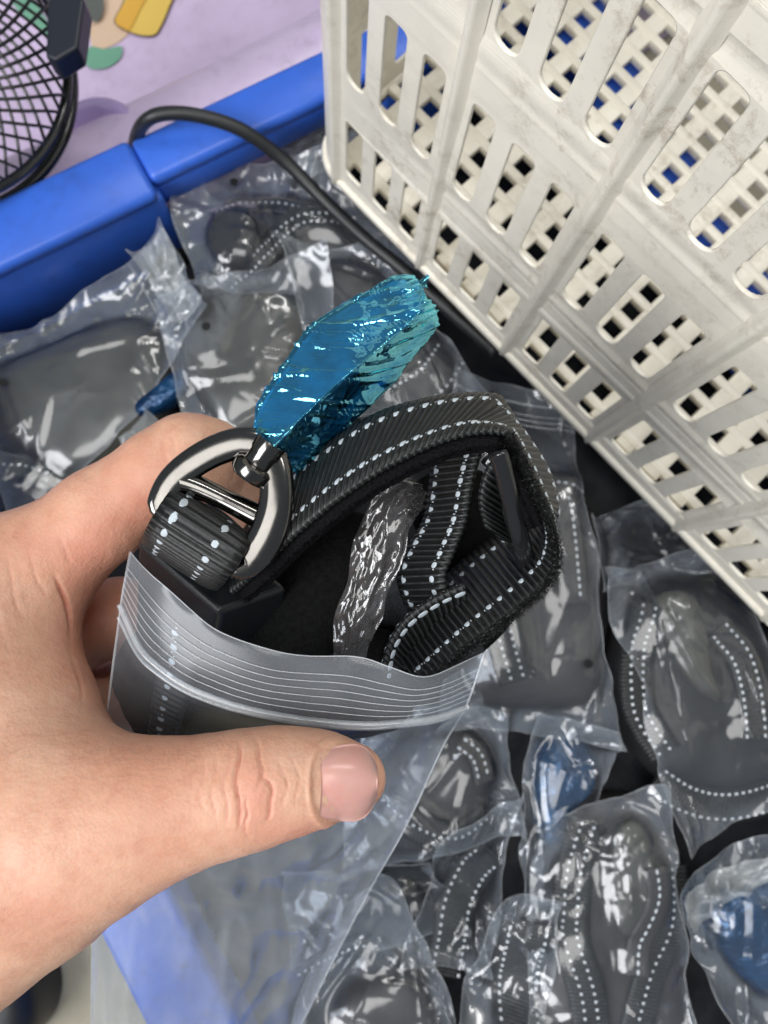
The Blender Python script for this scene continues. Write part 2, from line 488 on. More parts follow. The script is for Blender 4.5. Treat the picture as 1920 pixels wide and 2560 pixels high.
# ------------------------------------------------------------------ white basket
def build_basket():
    t = thing('basket', 'cream white plastic slotted basket standing on the pile', 'basket', tuple(bpt(0.18, 0.12, 0.0)))
    RC = 0.017                                   # corner radius
    LF, LD = 0.42, 0.235                         # straight lengths of the long and short walls
    arc = RC * math.pi / 2
    PITCH = 0.0530
    H = 0.262
    # perimeter strip: short wall | corner | near wall | corner | ... only two corners lie near the frame
    s_lo = -arc - LD; s_hi = LF

    def pos(s, out):
        """strip coordinate -> plan position, pushed outwards by out"""
        if s >= 0:
            return bpt(s, -out, 0)
        if s >= -arc:
            th = -s / RC
            c = bpt(0, RC, 0)
            d = -BN * math.cos(th) - BE * math.sin(th)
            return c + d * (RC + out)
        k = -s - arc
        return bpt(-RC - out, RC + k, 0)

    splines = []

    def rect(x0, x1, y0, y1, rb, rt, cw):
        pts = []
        def cor(cx, cy, r, a0):
            for q in range(5):
                a = a0 + math.pi / 2 * q / 4
                pts.append((cx + r * math.cos(a), cy + r * math.sin(a)))
        cor(x1 - rb, y0 + rb, rb, -math.pi / 2); cor(x1 - rt, y1 - rt, rt, 0)
        cor(x0 + rt, y1 - rt, rt, math.pi / 2); cor(x0 + rb, y0 + rb, rb, math.pi)
        splines.append(pts if cw else pts[::-1])
    rect(s_lo, s_hi, 0.0, H, 0.0005, 0.0005, True)
    rows = [(0.0130, 0.0505, 0.0028, 0.0016), (0.0735, 0.1205, 0.0046, 0.0028), (0.1455, 0.1905, 0.0046, 0.0028), (0.2150, 0.2480, 0.0046, 0.0028)]
    ribs = []
    k0 = int(math.floor(s_lo / PITCH))
    for k in range(k0, int(s_hi / PITCH) + 1):
        s = k * PITCH
        if s_lo + .004 < s < s_hi - .004 and not (-arc + .002 < s < -.004): ribs.append(s)
        for ri, (y0, y1, rb, rt) in enumerate(rows):
            for q in range(3):
                c = s + PITCH * 0.5 + (q - 1) * 0.0162
                hw = 0.0050
                if c - hw < s_lo + .006 or c + hw > s_hi - .006: continue
                if -arc - .006 < c < 0.004 : continue
                rect(c - hw, c + hw, y0, y1, rb, rt, False)
    cu = bpy.data.curves.new('wall_outline', 'CURVE'); cu.dimensions = '2D'; cu.fill_mode = 'BOTH'
    cu.extrude = 0.0003; cu.bevel_depth = 0.0004; cu.bevel_resolution = 1
    for pts in splines:
        sp = cu.splines.new('POLY'); sp.points.add(len(pts) - 1)
        for p, (x, y) in zip(sp.points, pts): p.co = (x, y, 0, 1)
        sp.use_cyclic_u = True
    tmp = bpy.data.objects.new('wall_outline', cu); COL.objects.link(tmp)
    dg = bpy.context.evaluated_depsgraph_get()
    me = bpy.data.meshes.new_from_object(tmp.evaluated_get(dg))
    bpy.data.objects.remove(tmp); bpy.data.curves.remove(cu)
    bm = bmesh.new(); bm.from_mesh(me)
    cuts = [-arc * q / 10 for q in range(0, 11)]
    for c in cuts:
        bmesh.ops.bisect_plane(bm, geom=list(bm.verts) + list(bm.edges) + list(bm.faces), plane_co=(c, 0, 0), plane_no=(1, 0, 0))
    o0 = org(t)
    for v in bm.verts:
        s, z, d = v.co
        # a slight outward belly and uneven moulding
        w = 0.0006 * math.sin(s * 31) * math.sin(z * 19 + 1)
        p = pos(s, d + w) + UP * z - o0
        v.co = p
    bmesh.ops.recalc_face_normals(bm, faces=bm.faces)
    bm.to_mesh(me); bm.free()
    me.name = 'wall'
    link('wall', me, MAT['cream'], t)
    # ribs: rounded ridges up the wall
    prof = [(-.0034, 0.0), (-.0022, .0008), (-.0013, .0022), (-.0005, .0029), (.0005, .0029), (.0013, .0022), (.0022, .0008), (.0034, 0.0)]
    for s in ribs:
        zz = np.r_[-0.0025, 0.0005, np.linspace(0.006, H, 14)]
        V = []
        for i, z in enumerate(zz):
            kk = 0.4 if i == 0 else 1.0
            for (a, b) in prof:
                V.append(pos(s + a, 0.0006 + b * kk + 0.00012 * math.sin(z * 140 + s * 90)) + UP * z)
        n = len(prof)
        Fc = grid_faces(len(zz), n) + [tuple(range(n))]
        part('rib', V, Fc, MAT['cream'], t)
    # base kerb along the foot of the walls
    sN = np.r_[np.linspace(s_lo, -arc, 6), np.linspace(-arc, 0, 14)[1:], np.linspace(0, s_hi, 30)[1:]]
    pr = [(-.0035, -.0012), (.0018, -.0012), (.0024, -.0004), (.0024, .0022), (.0016, .0032), (-.0035, .0032)]
    V = [pos(s, o_) + UP * z for s in sN for (o_, z) in pr]
    part('base_edge', V, grid_faces(len(sN), len(pr), False, True), MAT['cream'], t)
    # floor lattice: bars both ways
    pe, pn = 0.0158, 0.0117
    for k in range(26):
        e = -0.0105 + 0.0079 + k * pe
        if e > LF: break
        v, f = box_basis(bpt(e, 0.126, 0.0030), BE * 0.0042, BN * 0.121, UP * 0.0022, 0.0006)
        part('floor_bar', v, f, MAT['cream'], t)
    for k in range(20):
        n = 0.0105 + k * pn
        v, f = box_basis(bpt(LF / 2 - .008, n, 0.0033), BE * (LF / 2 + .006), BN * 0.0022, UP * 0.0022, 0.0006)
        part('floor_bar', v, f, MAT['cream'], t)
    return t


build_basket()


# ------------------------------------------------------------------ lilac tub beyond the crate
def build_tub():
    t = thing('tub', 'lilac plastic tub with printed patches beyond the blue crate', 'tub', tuple(cpt(-0.16, -0.02, -0.21)))
    # cross-section in crate-e direction: outer wall, rolled lip, sloping inside
    prof = [(-0.064, -0.215), (-0.064, -0.12)]
    for q in range(9):
        a = math.radians(0 + 22.5 * q)
        prof.append((-0.097 + 0.032 * math.cos(a), -0.088 + 0.032 * math.sin(a)))
    prof += [(-0.131, -0.100), (-0.136, -0.122), (-0.146, -0.132), (-0.17, -0.138), (-0.24, -0.143), (-0.40, -0.148)]
    prof = spline(np.array([(a, b, 0) for a, b in prof]), 70)[:, :2]
    nn = np.linspace(-0.42, 0.42, 60)
    V = []
    for n in nn:
        for (e, z) in prof:
            bow = 0.20 * (n + 0.05) ** 2
            V.append(cpt(e - bow, n, z))
    part('wall', V, grid_faces(len(nn), len(prof)), MAT['lilac'], t)
    # round moulded cup on the lip
    c = pz(242, 366, -0.060)
    pr = [(0.0135, -.012), (0.0175, -.004), (0.0205, .0005), (0.0235, .0), (0.0270, -.008), (0.0285, -.03)]
    pr = [(0.0, -.0135), (0.008, -.0132)] + pr
    S = spline(np.array([(a, b, 0) for a, b in pr]), 30)
    th = np.linspace(0, 2 * np.pi, 56, endpoint=False)
    V = [c + np.array([r * math.cos(a), r * 1.15 * math.sin(a), z]) for (r, z, _) in S for a in th]
    part('cup', V, grid_faces(len(S), len(th), False, True), MAT['lilac_dark'], t)

    # printed patches, thin and lying on the tub floor
    def zsurf(p):
        d = p - BA
        n = d @ CN; e = d @ CE + 0.20 * (n + 0.05) ** 2
        i = np.argsort(-prof[:, 0][40:])
        pe = prof[40:][::-1]
        return float(np.interp(e, pe[:, 0], pe[:, 1]))

    def patch(px, mat, lift):
        S = cspline(np.array([(x, y, 0.0) for x, y in px]), 60)
        P = []
        for x, y, _ in S:
            p = pz(x, y, -0.14)
            for _k in range(4): p = pz(x, y, zsurf(p) + lift)
            P.append(p)
        c = np.mean(P, 0)
        V, n = [], len(P)
        for k in np.linspace(1, 0.004, 6):
            for p in P:
                q = c + (p - c) * k; q = q.copy(); q[2] = zsurf(q) + lift; V.append(q)
        part('printed_patch', V, grid_faces(6, n, False, True), mat, t)
    patch([(215, -40), (300, -45), (340, -60), (330, 60), (310, 95), (270, 118), (235, 125), (222, 60)], MAT['peach'], .0008)
    patch([(222, 118), (262, 122), (303, 116), (300, 145), (270, 168), (235, 172), (216, 160)], MAT['green'], .0016)
    patch([(285, 55), (300, 20), (335, -30), (440, -40), (425, 20), (400, 75), (385, 90), (350, 90), (310, 75)], MAT['umber'], .0016)
    patch([(288, 55), (303, 20), (338, -28), (436, -38), (421, 20), (397, 73), (383, 87), (350, 87), (312, 73)], MAT['yellow'], .0024)
    patch([(289, 55), (304, 20), (338, -25), (375, -25), (352, 20), (325, 72), (308, 70)], MAT['amber'], .0032)
    patch([(205, -20), (240, -30), (258, 0), (255, 35), (240, 55), (225, 40)], MAT['slate'], .0040)
    patch([(20, -30), (70, -20), (110, 40), (140, 90), (128, 108), (95, 70), (40, 20)], MAT['green'], .0016)
    return t


build_tub()


# ------------------------------------------------------------------ small fan at the top left
def build_fan():
    t = thing('fan', 'black wire fan guard with a dark clip at the top left', 'fan', tuple(pz(-120, 200, -0.03)))
    c = pz(-235, 130, 0.020)
    R = np.linalg.norm(pz(150, 130, 0.020) - c)
    ax = nrm(np.array([0.25, -0.12, 1.0])); ux = nrm(np.cross([0, 1.0, 0], ax)); uy = np.cross(ax, ux)

    def P(r, a, h): return c + ux * r * math.cos(a) + uy * r * math.sin(a) + ax * h
    dome = lambda r: 0.020 * math.sqrt(max(0, 1 - (r / R) ** 2))
    th = np.linspace(0, 2 * np.pi, 120, endpoint=False)
    v, f = tube(np.array([P(R, a, 0) for a in th]), 0.0023, 8, True); part('rim', v, f, MAT['gloss_black'], t)
    v, f = tube(np.array([P(R + .001, a, -0.012) for a in th]), 0.0026, 8, True); part('rim', v, f, MAT['gloss_black'], t)
    # back shell of the guard
    V = [P(R * k, a, -0.012 - 0.03 * (1 - k)) for k in (1.0, 0.94) for a in th]
    for sgn in (-1, 1):
        n = 50
        for k in range(n):
            a0 = 2 * math.pi * k / n
            pts = []
            for q in np.linspace(0.22, 1.0, 40):
                r = R * q
                pts.append(P(r, a0 + sgn * 0.95 * math.log(q) * 1.0, dome(r) + 0.0004 * sgn))
            pts = np.array(pts)
            v, f = tube(pts, 0.00072, 6); part('guard_wire', v, f, MAT['gloss_black'], t)
    # clip
    def quad(px, z0, z1):
        lo = [pz(x, y, z0) for x, y in px]; hi = [p + UP * (z1 - z0) for p in lo]
        n = len(px)
        F_ = [tuple(range(n, 2 * n))] + [tuple(range(n))[::-1]] + [(i, (i + 1) % n, n + (i + 1) % n, n + i) for i in range(n)]
        return np.array(lo + hi), F_
    v, f = quad([(150, -40), (200, -40), (233, 55), (218, 168), (165, 200), (140, 190)], 0.020, 0.032)
    o = part('clip', v, f, MAT['navy'], t, False); b = o.modifiers.new('bevel', 'BEVEL'); b.width = 0.0012; b.segments = 2
    # motor housing and foot behind the guard
    S = [(0.0, 0.0), (0.02, -.001), (0.027, -.006), (0.028, -.03), (0.02, -.04), (0.0, -.042)]
    V = [P(r, a, -0.018 + h) for (r, h) in S for a in th[::4]]
    part('motor', V, grid_faces(len(S), len(th[::4]), False, True), MAT['navy'], t)
    v, f = tube(spline([P(0.0, 0, -.05), pz(-60, 560, -0.02), pz(-40, 700, -0.03)], 20), 0.010, 12)
    part('stand', v, f, MAT['navy'], t)
    return t


build_fan()

# ------------------------------------------------------------------ black cable over the crate rim
cab = spline([pz(332, 420, -0.06), pz(338, 352, -0.012), pz(362, 305, 0.006), pz(410, 284, 0.010), pz(500, 290, 0.009), pz(610, 328, 0.004), pz(715, 405, -0.006),
              pz(810, 500, -0.012), pz(905, 590, -0.013), pz(1000, 668, -0.013), pz(1110, 765, -0.013), pz(1240, 880, -0.015)], 90)
v, f = tube(cab, 0.0030, 12)
tag(part('cable', v, f, MAT['rubber']), 'thick black cable arching over the blue crate rim and along the basket foot', 'cable')

# dark rounded thing on the floor, lower left
c = pz(20, 2500, -0.20)
S = spline(np.array([(0, .030, 0), (.012, .029, 0), (.020, .022, 0), (.023, .010, 0), (.024, -.019, 0)]), 20)
th = np.linspace(0, 2 * np.pi, 40, endpoint=False)
V = [c + np.array([r * math.cos(a) * 1.1, r * math.sin(a) * 1.3, z]) for (r, z, _) in S for a in th]
tag(part('floor_object', V, grid_faces(len(S), 40, False, True), MAT['rubber']), 'dark rounded object on the beige floor in the lower left corner', 'object')

# ------------------------------------------------------------------ the pile: a height field that bags settle on
GX0, GX1, GY0, GY1, GS = -0.26, 0.30, -0.30, 0.30, 0.0015
gx = np.arange(GX0, GX1, GS); gy = np.arange(GY0, GY1, GS)
XX, YY = np.meshgrid(gx, gy, indexing='ij')


def crate_coords(x, y):
    dx = x - BA[0]; dy = y - BA[1]
    return dx * CE[0] + dy * CE[1], dx * CN[0] + dy * CN[1]


ce_, cn_ = crate_coords(XX, YY)
HB = -0.078 + 0.040 * np.clip((ce_ + 0.04) / 0.16, 0, 1) + 0.012 * np.clip((cn_ + 0.23) / 0.30, 0, 1)
HB = HB + 0.007 * fbm(np.stack([XX * 28, YY * 28, XX * 0 + 3.3], -1), 3)
HF = HB.copy()


def hs(x, y, G=None):
    G = HF if G is None else G
    fx = np.clip((x - GX0) / GS, 0, len(gx) - 1.001); fy = np.clip((y - GY0) / GS, 0, len(gy) - 1.001)
    i = fx.astype(int); j = fy.astype(int); a = fx - i; b = fy - j
    return G[i, j] * (1 - a) * (1 - b) + G[i + 1, j] * a * (1 - b) + G[i, j + 1] * (1 - a) * b + G[i + 1, j + 1] * a * b


def splat(P, dens=3):
    """raise the height field to a sheet of points (nu,nv,3)"""
    nu, nv, _ = P.shape
    us = np.linspace(0, nu - 1.001, nu * dens); vs = np.linspace(0, nv - 1.001, nv * dens)
    i = us.astype(int)[:, None]; j = vs.astype(int)[None]; a = (us - us.astype(int))[:, None, None]; b = (vs - vs.astype(int))[None, :, None]
    Q = P[i, j] * (1 - a) * (1 - b) + P[i + 1, j] * a * (1 - b) + P[i, j + 1] * (1 - a) * b + P[i + 1, j + 1] * a * b
    Q = Q.reshape(-1, 3)
    ii = np.clip(((Q[:, 0] - GX0) / GS + .5).astype(int), 0, len(gx) - 1); jj = np.clip(((Q[:, 1] - GY0) / GS + .5).astype(int), 0, len(gy) - 1)
    np.maximum.at(HF, (ii, jj), Q[:, 2])


# the dark, uncountable layer of bundles underneath
st = 4
sub = np.stack([XX[::st, ::st], YY[::st, ::st], HB[::st, ::st] - 0.002], -1)
e_, n_ = crate_coords(sub[..., 0], sub[..., 1])
ok = (e_ > -0.041) & (n_ > -0.212) & (n_ < 0.134)
idx = -np.ones(ok.shape, int); idx[ok] = np.arange(ok.sum())
Fc = []
for i in range(ok.shape[0] - 1):
    for j in range(ok.shape[1] - 1):
        q = (idx[i, j], idx[i + 1, j], idx[i + 1, j + 1], idx[i, j + 1])
        if min(q) >= 0: Fc.append(q)
tag(part('bundle_layer', sub[ok], Fc, MAT['under']), 'dark mass of packed bundles deep in the blue crate', 'bundles', kind='stuff')


def poly_px(px, z):
    return np.array([pz(x, y, z) for x, y in px])


def inside(poly, x, y):
    c = np.zeros(x.shape, bool); n = len(poly)
    for i in range(n):
        x0, y0 = poly[i][:2]; x1, y1 = poly[i - 1][:2]
        m = ((y0 > y) != (y1 > y)) & (x < (x1 - x0) * (y - y0) / (y1 - y0 + 1e-15) + x0)
        c ^= m
    return c


def pad(px, zr, th, mat, parent, name='pad', seed=0, power=4.0, lump=0.0007):
    """padded, rounded body lying on the pile; zr: approximate height for the outline"""
    O = cspline(poly_px(px, zr), 56)
    c = O.mean(0)
    m = inside(O, XX, YY)
    base = np.percentile(HF[m], 45) if m.any() else zr
    base = 0.5 * base + 0.5 * (zr - th)
    rings = np.r_[0.002, 0.03, 0.06, 0.10, 0.15, 0.22, 0.3, 0.45, 0.58, 0.70, 0.80, 0.87, 0.93, 0.97, 0.99, 1.0, 0.985, 0.95]
    zf = np.r_[[0.88 * (1 - r ** (power * 1.6)) ** (1 / 2.2) + 0.12 * (1 - r * r) for r in rings[:-2]], -0.35, -0.7]
    V = []
    for r, h in zip(rings, zf):
        for p in O:
            q = c + (p - c) * r
            V.append((q[0], q[1], base + th * h))
    V = np.array(V)
    w = fbm(np.stack([V[:, 0] * 45, V[:, 1] * 45, V[:, 0] * 0 + seed * 7.7], -1), 3)
    w2_ = ridged(np.stack([V[:, 0] * 26, V[:, 1] * 26, V[:, 0] * 0 + seed * 3.1], -1), 2) - .6
    V[:, 2] += (lump * w + 0.0011 * w2_) * (V[:, 2] > base)
    n = len(O)
    o = part(name, V, [tuple(range(n))[::-1]] + grid_faces(len(rings), n, False, True), mat, parent)
    G = V.reshape(len(rings), n, 3)[:-2]
    splat(np.concatenate([G, G[:, :1]], 1), 6)
    return o


STITCH_ME = None


def stitch_mesh():
    global STITCH_ME
    if STITCH_ME is None:
        bm = bmesh.new(); bmesh.ops.create_uvsphere(bm, u_segments=12, v_segments=6, radius=1.0)
        for v in bm.verts:
            r_ = math.hypot(v.co.x, v.co.y)
            if r_ > 1e-6:
                k_ = (abs(v.co.x / r_) ** 3.2 + abs(v.co.y / r_) ** 3.2) ** (-1 / 3.2)
                v.co.x *= k_; v.co.y *= k_
        STITCH_ME = bpy.data.meshes.new('stitch'); bm.to_mesh(STITCH_ME); bm.free()
        STITCH_ME.polygons.foreach_set('use_smooth', [True] * len(STITCH_ME.polygons))
        STITCH_ME.materials.append(MAT['stitch'])
    return STITCH_ME


def strap(name, near, far, parent, thick=0.0015, pitch=0.00145, spp=6, nw=11, mat=None, rib=0.00055, stitches='objects', lanes=(0.24, 0.76), every=2, smat=None, flip=1, offs=0.0, sides=(1,)):
    """webbing between two edge curves, with cross ribs; stitches are little white bars on the lanes"""
    near = np.asarray(near, float); far = np.asarray(far, float)
    n0 = 200
    a = spline(near, n0); b = spline(far, n0)
    L = np.linalg.norm(np.diff((a + b) / 2, axis=0), axis=1).sum()
    nr = max(12, int(L / pitch * spp))
    u = np.linspace(0, n0 - 1, nr); k = np.minimum(u.astype(int), n0 - 2); t_ = (u - k)[:, None]
    A = a[k] * (1 - t_) + a[k + 1] * t_; B = b[k] * (1 - t_) + b[k + 1] * t_
    w = np.linspace(0, 1, nw)[None, :, None]
    S = A[:, None] * (1 - w) + B[:, None] * w
    Tl = np.gradient(S, axis=0); Tw = np.broadcast_to((B - A)[:, None], S.shape)
    Nm = nrm(np.cross(Tl, Tw)) * flip
    S = S + Nm * offs
    ph = np.arange(nr) / spp
    wob = 0.10 * np.sin(np.arange(nr) * 0.37)
    rb = rib * np.abs(np.sin(np.pi * (ph + 0.0))) ** 0.7
    edge = 1 - np.abs(np.linspace(-1, 1, nw)) ** 6 * 0.55
    hh = (thick / 2 + rb[:, None]) * edge[None]
    hh = hh + 0.00005 * perlin(np.stack([S[..., 0] * 1500, S[..., 1] * 1500, S[..., 2] * 1500], -1))
    top = S + Nm * hh[..., None]; bot = S - Nm * hh[..., None]
    V = np.concatenate([top, bot[:, ::-1]], 1)
    m = 2 * nw
    Fc = grid_faces(nr, m, False, True) + [tuple(range(m))[::-1], tuple(range((nr - 1) * m, nr * m))]
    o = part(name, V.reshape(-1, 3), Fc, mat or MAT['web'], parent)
    wl_ = np.exp(-((ph % 1 - 0.5) / 0.10) ** 2)[:, None] * (0.35 + 0.65 * np.clip(.5 + perlin(np.stack([V[..., 0] * 900, V[..., 1] * 900, V[..., 2] * 900], -1)), 0, 1))  # painted glint lines, strongest along each rib crest
    at = o.data.attributes.new('rib_glint', 'FLOAT', 'POINT'); at.data.foreach_set('value', wl_.ravel().astype(np.float32))
    if not stitches: return o, S, Nm
    nst = int(nr / spp / every)
    joined = []
    for sd in sides:
        for ln in lanes:
            for q in range(nst):
                r_ = int((q * every + every * 0.5) * spp)
                if r_ >= nr: break
                j = int(round(ln * (nw - 1)))
                c = S[r_, j] + Nm[r_, j] * sd * (thick / 2 + rib * 0.55)
                tl = nrm(Tl[r_, j]); nm = Nm[r_, j]; tw = np.cross(nm, tl)
                sx, sy, sz = pitch * 0.84, pitch * 0.50, pitch * 0.15
                jt = 1 + 0.14 * (random.random() - .5)
                if stitches == 'objects':
                    s = bpy.data.objects.new('stitch', stitch_mesh()); COL.objects.link(s); s.parent = o
                    c2 = c - org(parent)
                    s.matrix_local = Matrix([[tl[i] * sx * jt, tw[i] * sy * jt, nm[i] * sz, c2[i]] for i in range(3)] + [[0, 0, 0, 1]])
                else:
                    th = np.linspace(0, 2 * np.pi, 7, endpoint=False)
                    vv = np.vstack([[c + tl * sx * .8 * math.cos(q_) + tw * sy * .8 * math.sin(q_) for q_ in th], [c + nm * sz * 1.6]])
                    joined.append((vv, [(i, (i + 1) % 7, 7) for i in range(7)]))
    if joined:
        v, f = join(joined)
        part('stitching', v, f, smat or MAT['stitch_far'], o)
    return o, S, Nm


def lay_strap(px, width_px, zr, parent, lanes=(0.25, 0.75), mat=None, lift=0.001, every=2, pitch=0.0016):
    rb_ = 0.00002 if mat is not None else 0.00040
    """strap lying flat on the pile along a pixel path"""
    C = spline(np.array([pz(x, y, zr) for x, y in px]), 30)
    wd = width_px * (CAM[2] - zr) / F
    T = nrm(np.gradient(C[:, :2], axis=0)); Pn = np.stack([-T[:, 1], T[:, 0]], 1)
    a = C.copy(); b = C.copy()
    a[:, :2] += Pn * wd / 2; b[:, :2] -= Pn * wd / 2
    for E_ in (a, b, C): E_[:, 2] = hs(E_[:, 0], E_[:, 1])
    k = np.ones(7) / 7
    z = np.maximum(np.maximum(a[:, 2], b[:, 2]), C[:, 2]) * 0.6 + 0.4 * C[:, 2]
    z = np.convolve(np.r_[[z[0]] * 3, z, [z[-1]] * 3], k, 'valid') + lift
    a[:, 2] = z * 0.7 + 0.3 * a[:, 2] + lift; b[:, 2] = z * 0.7 + 0.3 * b[:, 2] + lift
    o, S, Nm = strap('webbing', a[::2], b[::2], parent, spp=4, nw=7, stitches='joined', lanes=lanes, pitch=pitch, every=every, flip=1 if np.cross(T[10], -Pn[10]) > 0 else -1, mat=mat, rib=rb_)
    splat(S + np.array([0, 0, .0012]), 2)
    return o


def blur(G, n=3):
    for _ in range(n):
        A = np.pad(G, 1, 'edge')
        G = (A[1:-1, 1:-1] * 2 + A[2:, 1:-1] + A[:-2, 1:-1] + A[1:-1, 2:] + A[1:-1, :-2]) / 6
    return G


def drape(corners, zr, lifts=(0, 0, 0, 0), nu=44, nv=44, slack=1.06, steps=90, seed=0, bulge=0.0, folds=17):
    """let a sheet with a little too much film settle on the pile (position-based cloth)"""
    slack = 1 + (slack - 1) * 0.55
    c = [pz(x, y, zr + l) for (x, y), l in zip(corners, lifts)]
    U, Vv = np.meshgrid(np.linspace(0, 1, nu), np.linspace(0, 1, nv), indexing='ij')
    U = U[..., None]; Vv = Vv[..., None]
    P = (1 - U) * (1 - Vv) * c[0] + U * (1 - Vv) * c[1] + U * Vv * c[2] + (1 - U) * Vv * c[3]
    flat = P.copy()
    HX = HF.copy()
    for dx in (-1, 0, 1):
        for dy in (-1, 0, 1):
            HX = np.maximum(HX, np.roll(np.roll(HF, dx, 0), dy, 1))
    HG = blur(HX, 8)
    rs = np.random.RandomState(seed + 5)
    off = rs.rand(3) * 50
    bul = np.sin(np.pi * U[..., 0]) * np.sin(np.pi * Vv[..., 0])
    ground = hs(P[..., 0], P[..., 1])
    P[..., 2] = np.maximum(P[..., 2], ground + 0.002) + bulge * bul
    P += 0.0022 * np.stack([fbm(P * 70 + off + k * 9, 2) for k in range(3)], -1)
    pin = np.zeros((nu, nv), bool)
    for (a, b), l in zip(((0, 0), (nu - 1, 0), (nu - 1, nv - 1), (0, nv - 1)), lifts):
        pin[a, b] = True
    pinpos = P[pin].copy()
    rimm = np.zeros((nu, nv), bool); rimm[0] = rimm[-1] = True; rimm[:, 0] = rimm[:, -1] = True
    tt = rs.rand(3) * 30
    rimxy = (flat[..., :2] + 0.0055 * np.stack([fbm(flat * 38 + tt + 4 * q, 2) for q in range(2)], -1))[rimm]
    old = P.copy()
    sets = []
    for (di, dj, k) in ((1, 0, 1.), (0, 1, 1.), (1, 1, .7), (1, -1, .7), (2, 0, .5), (0, 2, .5), (4, 0, .3), (0, 4, .3)):
        i0, i1 = 0, nu - di
        if dj >= 0: s1 = (slice(0, nu - di), slice(0, nv - dj)); s2 = (slice(di, nu), slice(dj, nv))
        else: s1 = (slice(0, nu - di), slice(-dj, nv)); s2 = (slice(di, nu), slice(0, nv + dj))
        rest = np.linalg.norm(flat[s2] - flat[s1], axis=-1) * (slack if k > .3 else slack * 0.995)
        sets.append((s1, s2, rest, k))
    cnt = 8.5; slack0 = slack
    for it in range(steps):
        vel = (P - old) * 0.90; old = P.copy()
        P = P + vel; P[..., 2] -= 0.00005
        for _ in range(5):
            corr = np.zeros_like(P)
            for (s1, s2, rest, k) in sets:
                d = P[s2] - P[s1]; l = np.linalg.norm(d, axis=-1)
                g = d * ((l - rest) / np.maximum(l, 1e-9) * 0.5 * k)[..., None]
                corr[s1] += g; corr[s2] -= g
            P += corr * (1.6 / cnt) * 1.6
            P[pin] = pinpos
        h = hs(P[..., 0], P[..., 1], HG) + 0.0007
        hit = P[..., 2] < h
        P[..., 2] = np.where(hit, h, P[..., 2])
        P[hit, :2] = old[hit, :2] * 0.6 + P[hit, :2] * 0.4
        P[rimm, :2] = 0.35 * P[rimm, :2] + 0.65 * rimxy
        P[pin] = pinpos
    # resample finer and pinch sharp folds into the film
    fu, fv = 2 * nu, 2 * nv
    S1 = np.stack([np.stack([np.interp(np.linspace(0, nu - 1, fu), np.arange(nu), P[:, j, q]) for q in range(3)], -1) for j in range(nv)], 1)
    Q = np.stack([np.stack([np.interp(np.linspace(0, nv - 1, fv), np.arange(nv), S1[i, :, q]) for q in range(3)], -1) for i in range(fu)], 0)
    for _ in range(9):
        R_ = Q.copy(); R_[1:-1, 1:-1] = (Q[2:, 1:-1] + Q[:-2, 1:-1] + Q[1:-1, 2:] + Q[1:-1, :-2]) / 4; Q = 0.5 * Q + 0.5 * R_
    Q[..., 2] = np.maximum(Q[..., 2], hs(Q[..., 0], Q[..., 1], HG) + 0.0012)
    for _ in range(8):
        R_ = Q.copy(); R_[1:-1, 1:-1] = (Q[2:, 1:-1] + Q[:-2, 1:-1] + Q[1:-1, 2:] + Q[1:-1, :-2]) / 4; Q = 0.5 * Q + 0.5 * R_
    Q[..., 2] = np.maximum(Q[..., 2], hs(Q[..., 0], Q[..., 1], blur(HX, 3)) + 0.0006)
    gap = np.clip((Q[..., 2] - hs(Q[..., 0], Q[..., 1], HG) - .0022) / .005, 0, 1)
    ext = np.linalg.norm(c[2] - c[0])
    qq = np.stack([Q[..., 0], Q[..., 1], Q[..., 0] * 0], -1)
    Q[..., 2] += gap * (0.0022 * (ridged(qq * 34 + off, 2) - .6) + 0.0030 * fbm(qq * 40 + off, 2))
    for q in range(folds):
        i0, j0 = rs.randint(fu), rs.randint(fv)
        if rs.rand() < .5:                        # many folds start at the rim
            if rs.rand() < .5: i0 = rs.choice([0, fu - 1])
            else: j0 = rs.choice([0, fv - 1])
        p0 = Q[i0, j0, :2]; cen = Q[fu // 2, fv // 2, :2] + rs.normal(size=2) * ext * .15
        d = nrm(cen - p0 + rs.normal(size=2) * ext * .12)
        L = ext * (0.18 + 0.40 * rs.rand())
        t = ((Q[..., :2] - p0) @ d) / L; s = (Q[..., 0] - p0[0]) * -d[1] + (Q[..., 1] - p0[1]) * d[0]
        s = s + ext * .02 * np.sin(t * 3 + q)
        m = np.clip(t * 4, 0, 1) * np.clip((1 - t) * 1.6, 0, 1) * ((t > -0.0) & (t < 1))
        wd_ = 0.0007 + 0.0011 * rs.rand()
        Q[..., 2] += (0.0010 + 0.0030 * rs.rand()) * (0.36 + 0.64 * gap) * m * (np.exp(-np.abs(s / wd_) ** 1.3) - 0.25 * np.exp(-((np.abs(s) - 2.5 * wd_) / wd_) ** 2))
    Q[..., 2] = np.maximum(Q[..., 2], hs(Q[..., 0], Q[..., 1], blur(HX, 3)) + 0.0005)
    ii = np.minimum(np.arange(fu), np.arange(fu)[::-1])[:, None]; jj = np.minimum(np.arange(fv), np.arange(fv)[::-1])[None]
    rim_ = np.clip(1 - np.minimum(ii, jj) / 5.0, 0, 1)
    return Q, np.clip(gap + 0.8 * rim_, 0, 1)


